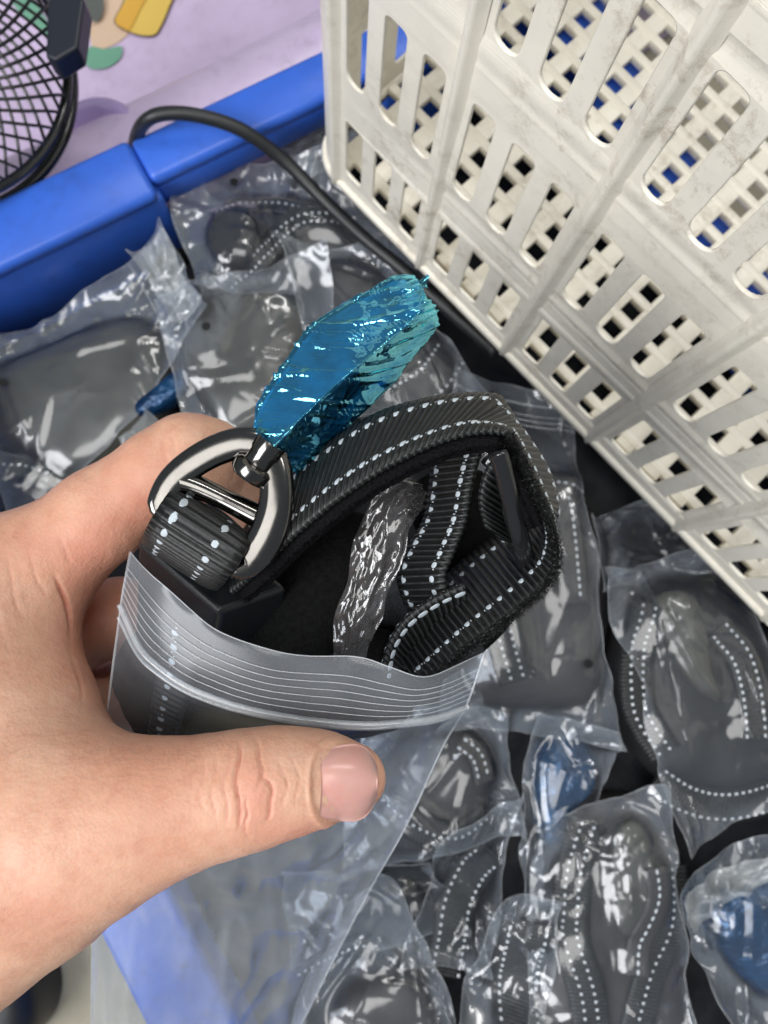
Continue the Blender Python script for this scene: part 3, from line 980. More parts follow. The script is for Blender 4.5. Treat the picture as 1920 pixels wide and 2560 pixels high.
def film_bag(label, corners, zr, mat='film', lifts=(0, 0, 0, 0), hole=None, slack=1.06, seed=0, zip_edge=None, seams=(0, 1, 2, 3), bulge=0.0, cat='plastic bag', n=(44, 44)):
    cc_ = np.mean(corners, 0); corners = [tuple(cc_ + (np.array(q_) - cc_) * 1.07) for q_ in corners]
    P, slk = drape(corners, zr, lifts, n[0] * 3 // 4, n[1] * 3 // 4, slack, 80, seed, bulge)
    c = P.mean((0, 1))
    t = thing('zip_bag', label, cat, tuple(c - np.array([0, 0, .01])), 'zip bags piled in the blue crate')
    nu, nv = P.shape[:2]
    o = part('film', P.reshape(-1, 3), grid_faces(nu, nv), MAT[mat], t)
    at = o.data.attributes.new('slack', 'FLOAT', 'POINT'); at.data.foreach_set('value', slk.ravel().astype(np.float32))
    edges = [P[:, 0], P[-1], P[:, -1], P[0]]
    for k in seams:
        v, f = tube(spline(edges[k] + np.array([0, 0, .0003]), 70), 0.00017, 5); part('seam', v, f, MAT['film_zip'], t)
    if zip_edge is not None:
        k, fr = zip_edge
        for q, r in zip(fr, (0.0006, .0003, .0003, .0003)):
            line = {0: P[:, int(q * (nv - 1))], 1: P[-1 - int(q * (nu - 1))], 2: P[:, -1 - int(q * (nv - 1))], 3: P[int(q * (nu - 1))]}[k]
            v, f = tube(spline(line + np.array([0, 0, .0004]), 70), r, 6); part('zip_track', v, f, MAT['film_zip'], t)
    splat(P, 2)
    if hole is not None:
        best = P.reshape(-1, 3)
        r = RW @ np.array([(hole[0] - CX) / F, (hole[1] - CY) / F, 1.0]); r = r / np.linalg.norm(r)
        d = best - CAM
        q = best[np.argmin(np.linalg.norm(d - (d @ r)[:, None] * r, axis=1))]
        x = pz(hole[0], hole[1], q[2])
        th = np.linspace(0, 2 * np.pi, 24, endpoint=False)
        X0 = x[0] + .0020 * np.cos(th); Y0 = x[1] + .0020 * np.sin(th)
        hh = hs(X0, Y0).max() + .0012
        x = pz(hole[0], hole[1], hh)
        part('vent_hole', [(x[0] + .0020 * math.cos(a), x[1] + .0020 * math.sin(a), hh) for a in th], [tuple(range(24))], MAT['hole'], t)
    return t


def leash(label, px, zr, cat='leash'):
    p = pz(px[0], px[1], zr)
    return thing('bagged_leash', label, cat, tuple(p - np.array([0, 0, .02])), 'folded leashes inside the piled bags')


def build_pile():
    # --- against the basket, upper middle
    t = leash('dark bundle under the greenish zip strip beside the basket corner', (760, 320), -.03)
    pad([(680, 310), (760, 250), (860, 230), (900, 330), (840, 420), (720, 400)], -0.034, .010, MAT['pad'], t, seed=1)
    film_bag('greenish bag with zip ridges tucked by the basket corner below the blue rim', [(650, 320), (850, 190), (930, 330), (730, 430)], -0.026, 'film_milky', seed=1, zip_edge=(0, (.25, .38, .5, .62)), slack=1.04, n=(30, 30))
    t = leash('black bulky leash in the bag under the cable', (700, 560), -.02)
    pad([(500, 540), (530, 470), (640, 450), (790, 480), (920, 560), (980, 650), (900, 700), (760, 680), (620, 670), (510, 620)], -0.022, .018, MAT['pad'], t, seed=2)
    pad([(500, 560), (540, 500), (610, 490), (640, 560), (620, 640), (540, 640)], -0.012, .010, MAT['under'], t, seed=22)
    lay_strap([(520, 480), (640, 470), (800, 500), (930, 590)], 60, -.02, t, lanes=(.5,))
    lay_strap([(560, 680), (640, 640), (700, 560), (760, 520), (900, 520)], 70, -.02, t)
    film_bag('clear bag with a black dot under the arching cable', [(392, 346), (830, 356), (1060, 690), (500, 700)], -0.010, lifts=(.004, 0, -.006, -.006), hole=(585, 455), seed=3, slack=1.07)
    t = leash('dark navy pouch showing under the hand bar of the crate', (370, 540), -.05)
    pad([(300, 590), (325, 520), (370, 490), (430, 500), (460, 560), (440, 640), (350, 640)], -0.052, .016, MAT['pad'], t, seed=40, power=4)
    # --- between bags and blue hook
    t = leash('dark leash under the white dotted webbing beside the basket foot', (1000, 850), -.02)
    pad([(720, 660), (880, 620), (1020, 720), (1160, 920), (1120, 1020), (960, 1030), (820, 900)], -0.024, .014, MAT['pad'], t, seed=4)
    lay_strap([(900, 1020), (990, 1000), (1080, 945), (1140, 860)], 118, -.02, t, lanes=(.2, .8))
    film_bag('clear bag over curved webbing with two dotted lines, right of the blue hook', [(700, 600), (960, 610), (1215, 980), (850, 1020)], -0.014, seed=5, slack=1.07)
    # --- left
    t = leash('dark leash in the film beside the hand at the left edge', (100, 1230), -.04)
    pad([(-80, 1150), (60, 1150), (180, 1210), (300, 1260), (330, 1400), (100, 1450), (-80, 1400)], -0.044, .012, MAT['under'], t, seed=6)
    lay_strap([(-20, 1160), (60, 1165), (130, 1190)], 60, -.04, t, lanes=(.5,))
    film_bag('crumpled film at the left edge just above the hand', [(-60, 1120), (170, 1170), (360, 1320), (-40, 1420)], -0.036, seed=7, slack=1.09)
    t = leash('grey parallelogram shaped pouch in the leftmost bag', (200, 950), -.03)
    pad([(-90, 930), (60, 842), (240, 772), (345, 762), (415, 830), (425, 930), (385, 1040), (300, 1115), (160, 1185), (50, 1150), (-90, 1080)], -0.026, .020, MAT['pad_grey'], t, seed=8, power=5)
    film_bag('leftmost clear bag with a zip flap against the blue crate wall', [(-130, 870), (380, 566), (500, 770), (60, 1330)], -0.018, 'film', lifts=(-.004, .008, .006, -.016), hole=(6, 956), seed=9, slack=1.06, zip_edge=(1, (.12, .2)))
    film_bag('upright milky zip flap between the blue crate and the olive pouch', [(322, 632), (388, 566), (496, 738), (420, 800)], -0.006, 'film_milky', lifts=(.004, .008, .006, .0), seed=41, slack=1.01, zip_edge=(3, (.28, .33)), n=(24, 30))
    tw = leash('pale blue wrapped hook between the two left pouches', (370, 960), -.03, 'hook')
    pad([(320, 995), (360, 960), (440, 900), (470, 930), (430, 985), (360, 1020), (325, 1020)], -0.022, .006, MAT['bluewrap_in'], tw, 'wrapped_hook', seed=10)
    t = leash('olive grey rounded pouch in the bag behind the blue hook', (600, 850), -.02)
    pad([(434, 790), (462, 728), (550, 694), (680, 690), (750, 728), (768, 800), (730, 920), (690, 1030), (640, 1090), (560, 1090), (480, 965), (440, 870)], -0.016, .018, MAT['pad_grey'], t, seed=11, power=6)
    film_bag('clear bag with a black dot over the olive pouch', [(405, 760), (800, 610), (860, 980), (500, 1170)], -0.012, 'film', lifts=(-.004, .002, -.006, -.010), hole=(515, 816), seed=12, slack=1.05)
    film_bag('small film corner sticking up behind the index finger', [(300, 1090), (362, 1028), (440, 1120), (330, 1190)], -0.020, 'film_milky', lifts=(-.01, .012, -.01, -.01), seed=13, n=(20, 20))
    # --- lower middle
    t = leash('brown grey rounded pouch right of the thumb', (1090, 1980), -.03)
    pad([(930, 1960), (1010, 1850), (1100, 1806), (1190, 1838), (1232, 1950), (1220, 2060), (1130, 2145), (1000, 2165), (900, 2120)], -0.020, .020, MAT['pad_brown'], t, seed=14, power=4)
    lay_strap([(950, 1990), (1040, 2060), (1140, 2090), (1230, 2040)], 75, -.02, t, lanes=(.5,))
    lay_strap([(1150, 1850), (1195, 1890), (1215, 1960)], 50, -.02, t, lanes=(.35, .8), mat=MAT['pad_brown'])
    film_bag('clear bag over the rounded pouch right of the thumb', [(930, 1790), (1260, 1800), (1300, 2090), (860, 2190)], -0.014, seed=15, slack=1.06)
    t = leash('dark leash below the held bag edge', (880, 2260), -.03)
    pad([(760, 2200), (880, 2170), (1010, 2190), (1100, 2280), (1060, 2400), (900, 2400), (780, 2330)], -0.032, .012, MAT['under'], t, seed=16)
    film_bag('dark bag with a black dot below the rounded pouch', [(720, 2190), (1060, 2150), (1160, 2330), (740, 2420)], -0.026, seed=17, slack=1.08, hole=(868, 2290), n=(34, 34))
    t = leash('ribbed webbing upright in the bag left of the film knot', (1150, 2300), -.02)
    lay_strap([(1120, 2470), (1135, 2380), (1150, 2280), (1200, 2180), (1240, 2130)], 95, -.02, t, lanes=(.22, .78))
    film_bag('clear bag over webbing with two dotted lines beside the film knot', [(1120, 2090), (1300, 2000), (1230, 2440), (1020, 2420)], -0.016, lifts=(0, .004, 0, 0), seed=18, slack=1.08, n=(34, 34))
    # --- right
    t = leash('grey violet leash in the bag right of the held leash', (1350, 1500), -.02)
    pad([(1180, 1330), (1270, 1190), (1400, 1180), (1520, 1300), (1535, 1500), (1515, 1740), (1420, 1780), (1250, 1775), (1150, 1720), (1150, 1500)], -0.010, .018, MAT['pad_brown'], t, seed=19, power=5)
    lay_strap([(1405, 1190), (1420, 1300), (1432, 1420), (1440, 1520)], 75, -.01, t, lanes=(.35,), mat=MAT['pad_brown'])
    lay_strap([(1250, 1260), (1240, 1400), (1255, 1560), (1300, 1720)], 95, -.01, t, lanes=(.25, .75))
    lay_strap([(1300, 1215), (1400, 1205), (1480, 1225)], 50, -.01, t, lanes=(.5,), mat=MAT['pad_brown'])
    film_bag('clear zip bag with a black dot right of the held leash', [(1150, 945), (1420, 1000), (1548, 1840), (1120, 1800)], -0.004, 'film', lifts=(.004, -.006, 0, 0), hole=(1472, 1660), seed=20, slack=1.06, zip_edge=(0, (.05, .085, .10, .115)))
    film_bag('loose film flap between the basket foot and the right bags', [(1490, 1290), (1690, 1240), (1830, 1420), (1520, 1470)], -0.012, seed=21, slack=1.07, n=(30, 30))
    t = leash('dark leash with curved dotted webbing at the right edge', (1750, 1750), -.02)
    pad([(1560, 1560), (1640, 1450), (1760, 1430), (1880, 1500), (2010, 1650), (2020, 1900), (1900, 2000), (1720, 1990), (1610, 1880), (1550, 1720)], -0.008, .020, MAT['pad'], t, seed=23, power=4)
    pad([(1640, 1500), (1720, 1480), (1770, 1560), (1790, 1700), (1810, 1760), (1740, 1720), (1670, 1610)], -0.004, .005, MAT['pad_grey'], t, 'fold', seed=24)  # paler piece whose colour stands in for the bright highlight here
    lay_strap([(1790, 1570), (1850, 1640), (1880, 1740), (1890, 1860)], 70, -.006, t, lanes=(.15, .85))
    lay_strap([(1630, 1510), (1600, 1640), (1610, 1780), (1680, 1900)], 85, -.006, t, lanes=(.25, .75))
    lay_strap([(1660, 1960), (1740, 2010), (1840, 2030), (1990, 2000)], 95, -.008, t, lanes=(.2, .8))
    film_bag('clear bag with a bright crease over the dark leash at the right edge', [(1530, 1440), (1830, 1390), (2060, 1990), (1740, 2125)], -0.002, 'film', lifts=(0, -.006, 0, .006), seed=25, slack=1.07)
    # --- blue wrapped hook in its bag, lower right
    t = leash('dark blue film wrapped hook showing in the lower right bag', (1430, 1950), -.02, 'hook')
    pad([(1352, 1880), (1400, 1842), (1462, 1850), (1508, 1905), (1500, 1985), (1440, 2050), (1412, 2130), (1372, 2130), (1348, 2030), (1342, 1950)], -0.014, .012, MAT['bluewrap_in'], t, 'wrapped_hook', seed=26)
    film_bag('narrow clear bag twisted to a knot below the blue wrapped hook', [(1345, 1790), (1540, 1850), (1480, 2160), (1325, 2330)], -0.008, 'film', lifts=(0, 0, -.004, .004), seed=27, slack=1.08, n=(34, 40))
    t = leash('large brown grey leash bundle at the lower right', (1560, 2300), -.01)
    pad([(1440, 2060), (1580, 2010), (1680, 2060), (1745, 2200), (1750, 2420), (1720, 2660), (1320, 2660), (1380, 2400), (1400, 2200)], -0.004, .020, MAT['pad_brown'], t, seed=28, power=4, lump=.0016)
    pad([(1545, 2100), (1600, 2060), (1640, 2130), (1650, 2230), (1600, 2350), (1555, 2330), (1540, 2200)], .002, .004, MAT['pad_grey'], t, 'fold', seed=29)
    lay_strap([(1490, 2070), (1450, 2200), (1440, 2360), (1480, 2500), (1500, 2640)], 95, .0, t, lanes=(.25, .75))
    lay_strap([(1700, 2180), (1700, 2330), (1640, 2450), (1600, 2620)], 80, .0, t, lanes=(.5,))
    lay_strap([(1640, 2170), (1650, 2260), (1610, 2360), (1600, 2460)], 60, .0, t, lanes=(.5,), mat=MAT['pad_brown'])
    film_bag('large clear bag over the brown grey bundle at the lower right', [(1370, 2090), (1660, 1985), (1770, 2660), (1330, 2660)], 0.002, 'film', lifts=(0, 0, 0, 0), seed=30, slack=1.06)
    t = leash('webbing with two dotted lines in the round ended bag at the bottom', (1300, 2450), -.01)
    lay_strap([(1310, 2680), (1310, 2560), (1318, 2420), (1330, 2300)], 125, -.005, t, lanes=(.2, .8))
    film_bag('round ended clear bag over upright dotted webbing at the bottom', [(1255, 2280), (1400, 2270), (1360, 2680), (1130, 2680)], 0.004, 'film', lifts=(0, 0, 0, -.006), seed=31, slack=1.08, n=(34, 44))
    t = leash('blue wrapped hook in the bag at the lower right corner', (1880, 2350), .0, 'hook')
    pad([(1790, 2310), (1815, 2265), (1900, 2225), (2010, 2215), (2020, 2460), (1960, 2530), (1900, 2490), (1840, 2420)], -.002, .016, MAT['bluewrap_in'], t, 'wrapped_hook', seed=32)
    film_bag('clear bag with blue film inside at the lower right corner', [(1725, 2240), (2010, 2110), (2030, 2680), (1880, 2640)], 0.004, 'film', lifts=(0, 0, 0, 0), seed=33, slack=1.07)
    film_bag('folded milky film edge above the blue wrapped hook at the right edge', [(1728, 2262), (2010, 2122), (2020, 2190), (1752, 2330)], 0.010, 'film_milky', lifts=(.004, .004, .004, .004), seed=51, slack=1.01, n=(30, 20))
    t = leash('grey dome shaped pouch at the bottom edge under peaked film', (960, 2540), -.01)
    pad([(780, 2640), (850, 2500), (950, 2450), (1050, 2470), (1110, 2560), (1130, 2680), (780, 2700)], -0.010, .018, MAT['pad_brown'], t, seed=34, power=4)
    lay_strap([(730, 2500), (800, 2460), (880, 2410), (940, 2400)], 45, -.01, t, lanes=(.5,))
    film_bag('film rising to a sharp peak at the bottom beside the held bag', [(945, 2200), (1120, 2500), (1140, 2700), (720, 2640)], -0.004, 'film', lifts=(.026, .002, 0, 0), seed=35, slack=1.04)


build_pile()

# ------------------------------------------------------------------ the hand: one surface grown from a smooth union of tapered bones
def cm(px, py, d): return np.array([(px - CX) / F * d, (py - CY) / F * d, d])


def to_world(P): return CAM + P @ RW.T


def surface_nets(D, origin, h):
    """naive surface nets on a sampled distance field"""
    s = D < 0
    nx, ny, nz = D.shape
    c = np.zeros((nx - 1, ny - 1, nz - 1), int); acc = np.zeros((nx - 1, ny - 1, nz - 1, 3)); num = np.zeros((nx - 1, ny - 1, nz - 1))
    corner = [(i, j, k) for i in (0, 1) for j in (0, 1) for k in (0, 1)]
    def g(o): return D[o[0]:nx - 1 + o[0], o[1]:ny - 1 + o[1], o[2]:nz - 1 + o[2]]
    for a in corner:
        for ax in range(3):
            if a[ax] == 1: continue
            b = list(a); b[ax] = 1
            da, db = g(a), g(tuple(b))
            m = (da < 0) != (db < 0)
            t = np.where(m, da / np.where(m, da - db, 1), 0)
            for q in range(3):
                v = a[q] + (t if q == ax else 0)
                acc[..., q] += np.where(m, v, 0)
            num += m
    act = num > 0
    idx = -np.ones(act.shape, int); idx[act] = np.arange(act.sum())
    ijk = np.argwhere(act)
    V = (ijk + acc[act] / num[act][:, None]) * h + origin
    Fc = []
    for ax in range(3):
        o1, o2 = [(1, 2), (2, 0), (0, 1)][ax]
        sl0 = [slice(1, n_ - 1) for n_ in D.shape]; sl0[ax] = slice(0, D.shape[ax] - 1)
        sl1 = list(sl0); sl1[ax] = slice(1, D.shape[ax])
        a = s[tuple(sl0)]; b = s[tuple(sl1)]
        w = np.argwhere(a != b)
        if len(w) == 0: continue
        sign = a[tuple(w.T)]
        base = w.copy()
        for q in range(3):
            if q != ax: base[:, q] += 1
        def at(d1, d2):
            p = base.copy(); p[:, o1] -= d1; p[:, o2] -= d2
            return idx[tuple(p.T)]
        q = np.stack([at(1, 1), at(0, 1), at(0, 0), at(1, 0)], 1)
        q[~sign] = q[~sign][:, ::-1]
        Fc.append(q)
    return V, np.vstack(Fc)


def build_hand():
    h = 0.00085
    lo = np.array([-0.125, -0.033, 0.126]); hi = np.array([0.006, 0.128, 0.238])
    n = ((hi - lo) / h).astype(int)
    X, Y, Z = np.meshgrid(*[lo[i] + h * np.arange(n[i]) for i in range(3)], indexing='ij')
    X = X.astype(np.float32); Y = Y.astype(np.float32); Z = Z.astype(np.float32)

    def chain(nodes, flat=1.0):
        D = np.full(X.shape, 1.0, np.float32)
        for a, b in zip(nodes[:-1], nodes[1:]):
            pa, pb = cm(*a[:3]), cm(*b[:3]); ra, rb = a[3] * 1e-3, b[3] * 1e-3
            ab = pb - pa; ab2 = ab @ ab
            t = np.clip(((X - pa[0]) * ab[0] + (Y - pa[1]) * ab[1] + (Z - pa[2]) * ab[2]) / ab2, 0, 1)
            dx = X - pa[0] - t * ab[0]; dy = Y - pa[1] - t * ab[1]; dz = (Z - pa[2] - t * ab[2]) * flat
            d = np.sqrt(dx * dx + dy * dy + dz * dz) - (ra + (rb - ra) * t)
            D = smin(D, d, 0.0025)
        return D

    def smin(a, b, k):
        m = np.clip(0.5 + 0.5 * (b - a) / k, 0, 1)
        return b * (1 - m) + a * m - k * m * (1 - m)

    thumb = chain([(880, 1946, .1545, 6.7), (820, 1944, .1535, 8.1), (760, 1948, .1525, 9.2), (690, 1958, .1515, 10.3), (600, 1978, .1510, 11.1), (500, 2000, .1515, 11.7),
                   (400, 2022, .1525, 13.3), (300, 2045, .1540, 15.7), (200, 2075, .1560, 18.4), (60, 2130, .160, 22.5), (-150, 2230, .166, 28)], 1.16)
    index = chain([(770, 1420, .207, 7.4), (700, 1300, .205, 8.2), (600, 1190, .197, 8.9), (520, 1150, .190, 9.6), (468, 1142, .187, 9.9), (400, 1178, .186, 9.6),
                   (250, 1290, .186, 11.0), (110, 1405, .186, 13.2), (-60, 1520, .186, 17.5), (-250, 1650, .186, 21)])
    web = chain([(-40, 1500, .184, 16), (10, 1640, .180, 15.5), (60, 1800, .172, 15.5), (120, 1960, .164, 15)])
    web2 = chain([(-220, 1600, .182, 26), (-160, 1850, .176, 28), (-120, 2050, .170, 28)])
    middle = chain([(-60, 1640, .205, 15), (150, 1590, .210, 11.5), (300, 1540, .213, 10), (480, 1560, .219, 9.4), (600, 1640, .222, 8.6), (680, 1740, .222, 7.6)])
    ring = chain([(-60, 1800, .212, 14), (150, 1760, .219, 11), (310, 1740, .223, 9.6), (470, 1780, .227, 8.8), (580, 1850, .228, 7.8)])
    palm = chain([(-200, 1750, .198, 26), (-160, 2050, .196, 28)])
    D = smin(thumb, web2, 0.012)
    D = smin(D, web, 0.012)
    D = smin(D, index, 0.009)
    D = smin(D, palm, 0.012)
    D = smin(D, smin(middle, ring, 0.002), 0.003)
    V, Fq = surface_nets(D, lo, h)
    # drop the cut faces at the sampling-box border outside the frame: keep closed there, it is off camera
    # relax
    nV = len(V)
    E = np.vstack([Fq[:, [0, 1]], Fq[:, [1, 2]], Fq[:, [2, 3]], Fq[:, [3, 0]]])
    deg = np.bincount(E.ravel(), minlength=nV)[:, None]
    for it in range(8):
        s = np.zeros_like(V)
        for q in range(3):
            s[:, q] = np.bincount(E[:, 0], V[E[:, 1], q], nV) + np.bincount(E[:, 1], V[E[:, 0], q], nV)
        lam = 0.5 if it % 2 == 0 else -0.52
        V = V + lam * (s / deg - V)
    me = mesh('hand', V, [tuple(int(i) for i in q) for q in Fq])
    tmp = bpy.data.objects.new('tmp_hand', me); COL.objects.link(tmp)
    add_mod_subsurf(tmp, 1)
    me2 = bpy.data.meshes.new_from_object(tmp.evaluated_get(bpy.context.evaluated_depsgraph_get()))
    bpy.data.objects.remove(tmp)
    nV = len(me2.vertices)
    V = np.empty(nV * 3); me2.vertices.foreach_get('co', V); V = V.reshape(-1, 3)
    NR = np.empty(nV * 3); me2.vertices.foreach_get('normal', NR); NR = NR.reshape(-1, 3)
    px = CX + F * V[:, 0] / V[:, 2]; py = CY + F * V[:, 1] / V[:, 2]
    front = np.clip(-NR[:, 2] * 1.4, 0, 1) * (V[:, 2] < 0.178)
    disp = np.zeros(nV)

    def groove(x0, y0, x1, y1, bow, w, depth, wob=4):
        """a skin crease drawn between two photo points on the thumb"""
        dx, dy = x1 - x0, y1 - y0; L = math.hypot(dx, dy)
        t = ((px - x0) * dx + (py - y0) * dy) / L / L
        s = ((px - x0) * -dy + (py - y0) * dx) / L
        s = s - bow * 4 * t * (1 - t) - wob * np.sin(t * 11 + x0)
        m = np.clip(t * 5, 0, 1) * np.clip((1 - t) * 5, 0, 1) * ((t > 0) & (t < 1))
        return -1.5 * depth * np.exp(-(s / (w * .62)) ** 2) * m
    # knuckle creases
    for (a, b, c, d_, bow, w, dp) in [(600, 1850, 604, 2085, 8, 6, .00055), (632, 1842, 640, 1985, -18, 6, .00035), (648, 1925, 660, 2060, -26, 7, .00035),
                                      (575, 1880, 572, 2070, 10, 5, .00030), (548, 1880, 540, 2060, 12, 5, .00024), (522, 1890, 508, 2040, 12, 5, .00018),
                                      (622, 1990, 616, 2100, 5, 5, .00030), (690, 1890, 700, 2030, -20, 6, .00016), (495, 1900, 478, 2020, 10, 5, .00012),
                                      (728, 1880, 736, 2020, -14, 6, .00010)]:
        disp += groove(a, b, c, d_, bow, w, dp) * front
    # puffed skin between the creases
    disp += front * 0.00045 * np.exp(-((px - 640) / 28) ** 2 - ((py - 1960) / 70) ** 2)
    # fold where the web meets the finger base, lines on the index finger and web
    fr2 = np.clip(-NR[:, 2] * 1.4, 0, 1)
    disp += groove(140, 1430, 205, 1790, -10, 9, .0008, 6) * fr2
    for (a, b, c, d_, bow, w, dp) in [(400, 1090, 425, 1230, -8, 6, .00028), (425, 1080, 452, 1230, -8, 6, .00030), (520, 1070, 512, 1140, 4, 5, .0002), (20, 1380, 60, 1560, 8, 8, .00022), (70, 1360, 120, 1500, 8, 8, .00022), (-20, 1450, 20, 1620, 8, 8, .0002), (150, 1330, 185, 1420, 6, 7, .0002)]:
        disp += groove(a, b, c, d_, bow, w * 1.3, dp * .45, 1.5) * fr2
    # nail bed: shallow seat with a raised fold round it
    u = (px - 872) / 92.0; v = (py - 1960) / 103.0
    rr = (np.abs(u) ** 3.2 + np.abs(v) ** 2.6)
    nail_m = front * (px > 740)
    disp += nail_m * np.where(rr < 1, -0.0004, 0) + nail_m * 0.00035 * np.exp(-((rr - 1.35) / 0.22) ** 2) * (px < 920)
    # gentle unevenness
    disp += 0.00018 * fbm(V * 130, 3) + 0.00006 * fbm(V * 520 + 3, 2)
    V2 = V + NR * disp[:, None]
    loc = to_world(cm(60, 2050, .165)[None])[0]
    me2.vertices.foreach_set('co', (to_world(V2) - loc).ravel())
    me2.polygons.foreach_set('use_smooth', [True] * len(me2.polygons))
    # flush: redder skin round knuckle, nail, inner finger sides and in the web, plus painted crease shade
    fl = 0.55 * np.exp(-((px - 640) / 60) ** 2 - ((py - 1985) / 90) ** 2) * front
    fl += 0.6 * np.exp(-((px - 800) / 150) ** 2 - ((py - 2090) / 45) ** 2)
    fl += 0.55 * np.exp(-((px - 230) / 90) ** 2 - ((py - 1560) / 190) ** 2)
    fl += 0.45 * np.exp(-((px - 330) / 110) ** 2 - ((py - 1260) / 110) ** 2)
    fl += 0.35 * np.exp(-((px - 160) / 160) ** 2 - ((py - 1370) / 70) ** 2)
    fl += 0.3 * np.exp(-((px - 930) / 30) ** 2) * (py > 1800)
    fl += 0.25 * np.exp(-((px - 150) / 170) ** 2 - ((py - 2280) / 80) ** 2)
    fl += 0.9 * np.clip(-disp / 0.0006 - .12, 0, 1) * (rr > 1.4)  # shade in the skin creases, painted into the colour
    at = me2.attributes.new('flush_shade', 'FLOAT', 'POINT'); at.data.foreach_set('value', np.clip(fl, 0, 0.85).astype(np.float32))
    me2.update()
    me2.name = 'hand'
    o = link('hand', me2, MAT['skin']); o.location = loc
    tag(o, 'left hand holding the open zip bag between thumb and fingers', 'hand')
    # ---- nail plate: follows the thumb under it
    sel = (px > 700) & (px < 1000) & (py > 1800) & (py < 2140) & (NR[:, 2] < -0.05)
    sp = np.stack([px[sel], py[sel]], 1); sd = V[sel, 2]
    nu, nv = 26, 26
    P = []
    for i in range(nu):
        a = i / (nu - 1)                       # root (left) to free edge (right)
        for j in range(nv):
            b = j / (nv - 1) * 2 - 1
            x = 797 + a * 147 - 6 * (1 - a) * (1 - b * b) * -1
            half = 97 * (1 - 0.16 * (1 - a) ** 3) * math.sqrt(max(0.0, 1 - max(0, (a - 0.52) / 0.50) ** 2.4)) + 2
            y = 1960 + half * b - 6 * a
            k = np.argsort(((sp - [x, y]) ** 2).sum(1))[:8]
            d = float(np.median(sd[k]))
            d0 = 0.1435 + 0.0042 * (a ** 2) * 0.8 + 0.0042 * abs(b) ** 2.4    # smooth nail curvature
            P.append((x, y, d, d0, a, b))
    P = np.array(P)
    off = np.percentile(P[:, 2] - P[:, 3], 30)
    dd = P[:, 3] + off - 0.00030
    dd = np.minimum(dd, P[:, 2] + 0.0004)
    W_ = to_world(np.array([cm(x, y, d) for (x, y), d in zip(P[:, :2], dd)]))
    back = to_world(np.array([cm(x, y, d + .0005) for (x, y), d in zip(P[:, :2], dd)]))
    Vn = np.vstack([W_, back]) - loc
    m = nu * nv
    Fc = [q[::-1] for q in grid_faces(nu, nv)] + grid_faces(nu, nv, off=m)
    b1 = [i * nv for i in range(nu)]; rim = [0 * nv + j for j in range(nv)] + [i * nv + nv - 1 for i in range(1, nu)] + [(nu - 1) * nv + j for j in range(nv - 2, -1, -1)] + [i * nv for i in range(nu - 2, 0, -1)]
    for a, b in zip(rim, rim[1:] + rim[:1]): Fc.append((a, b, b + m, a + m))
    nail = link('nail', mesh('nail', Vn, Fc), MAT['nail'], o)
    nail['label'] = 'short pink thumb nail'
    return o


build_hand()

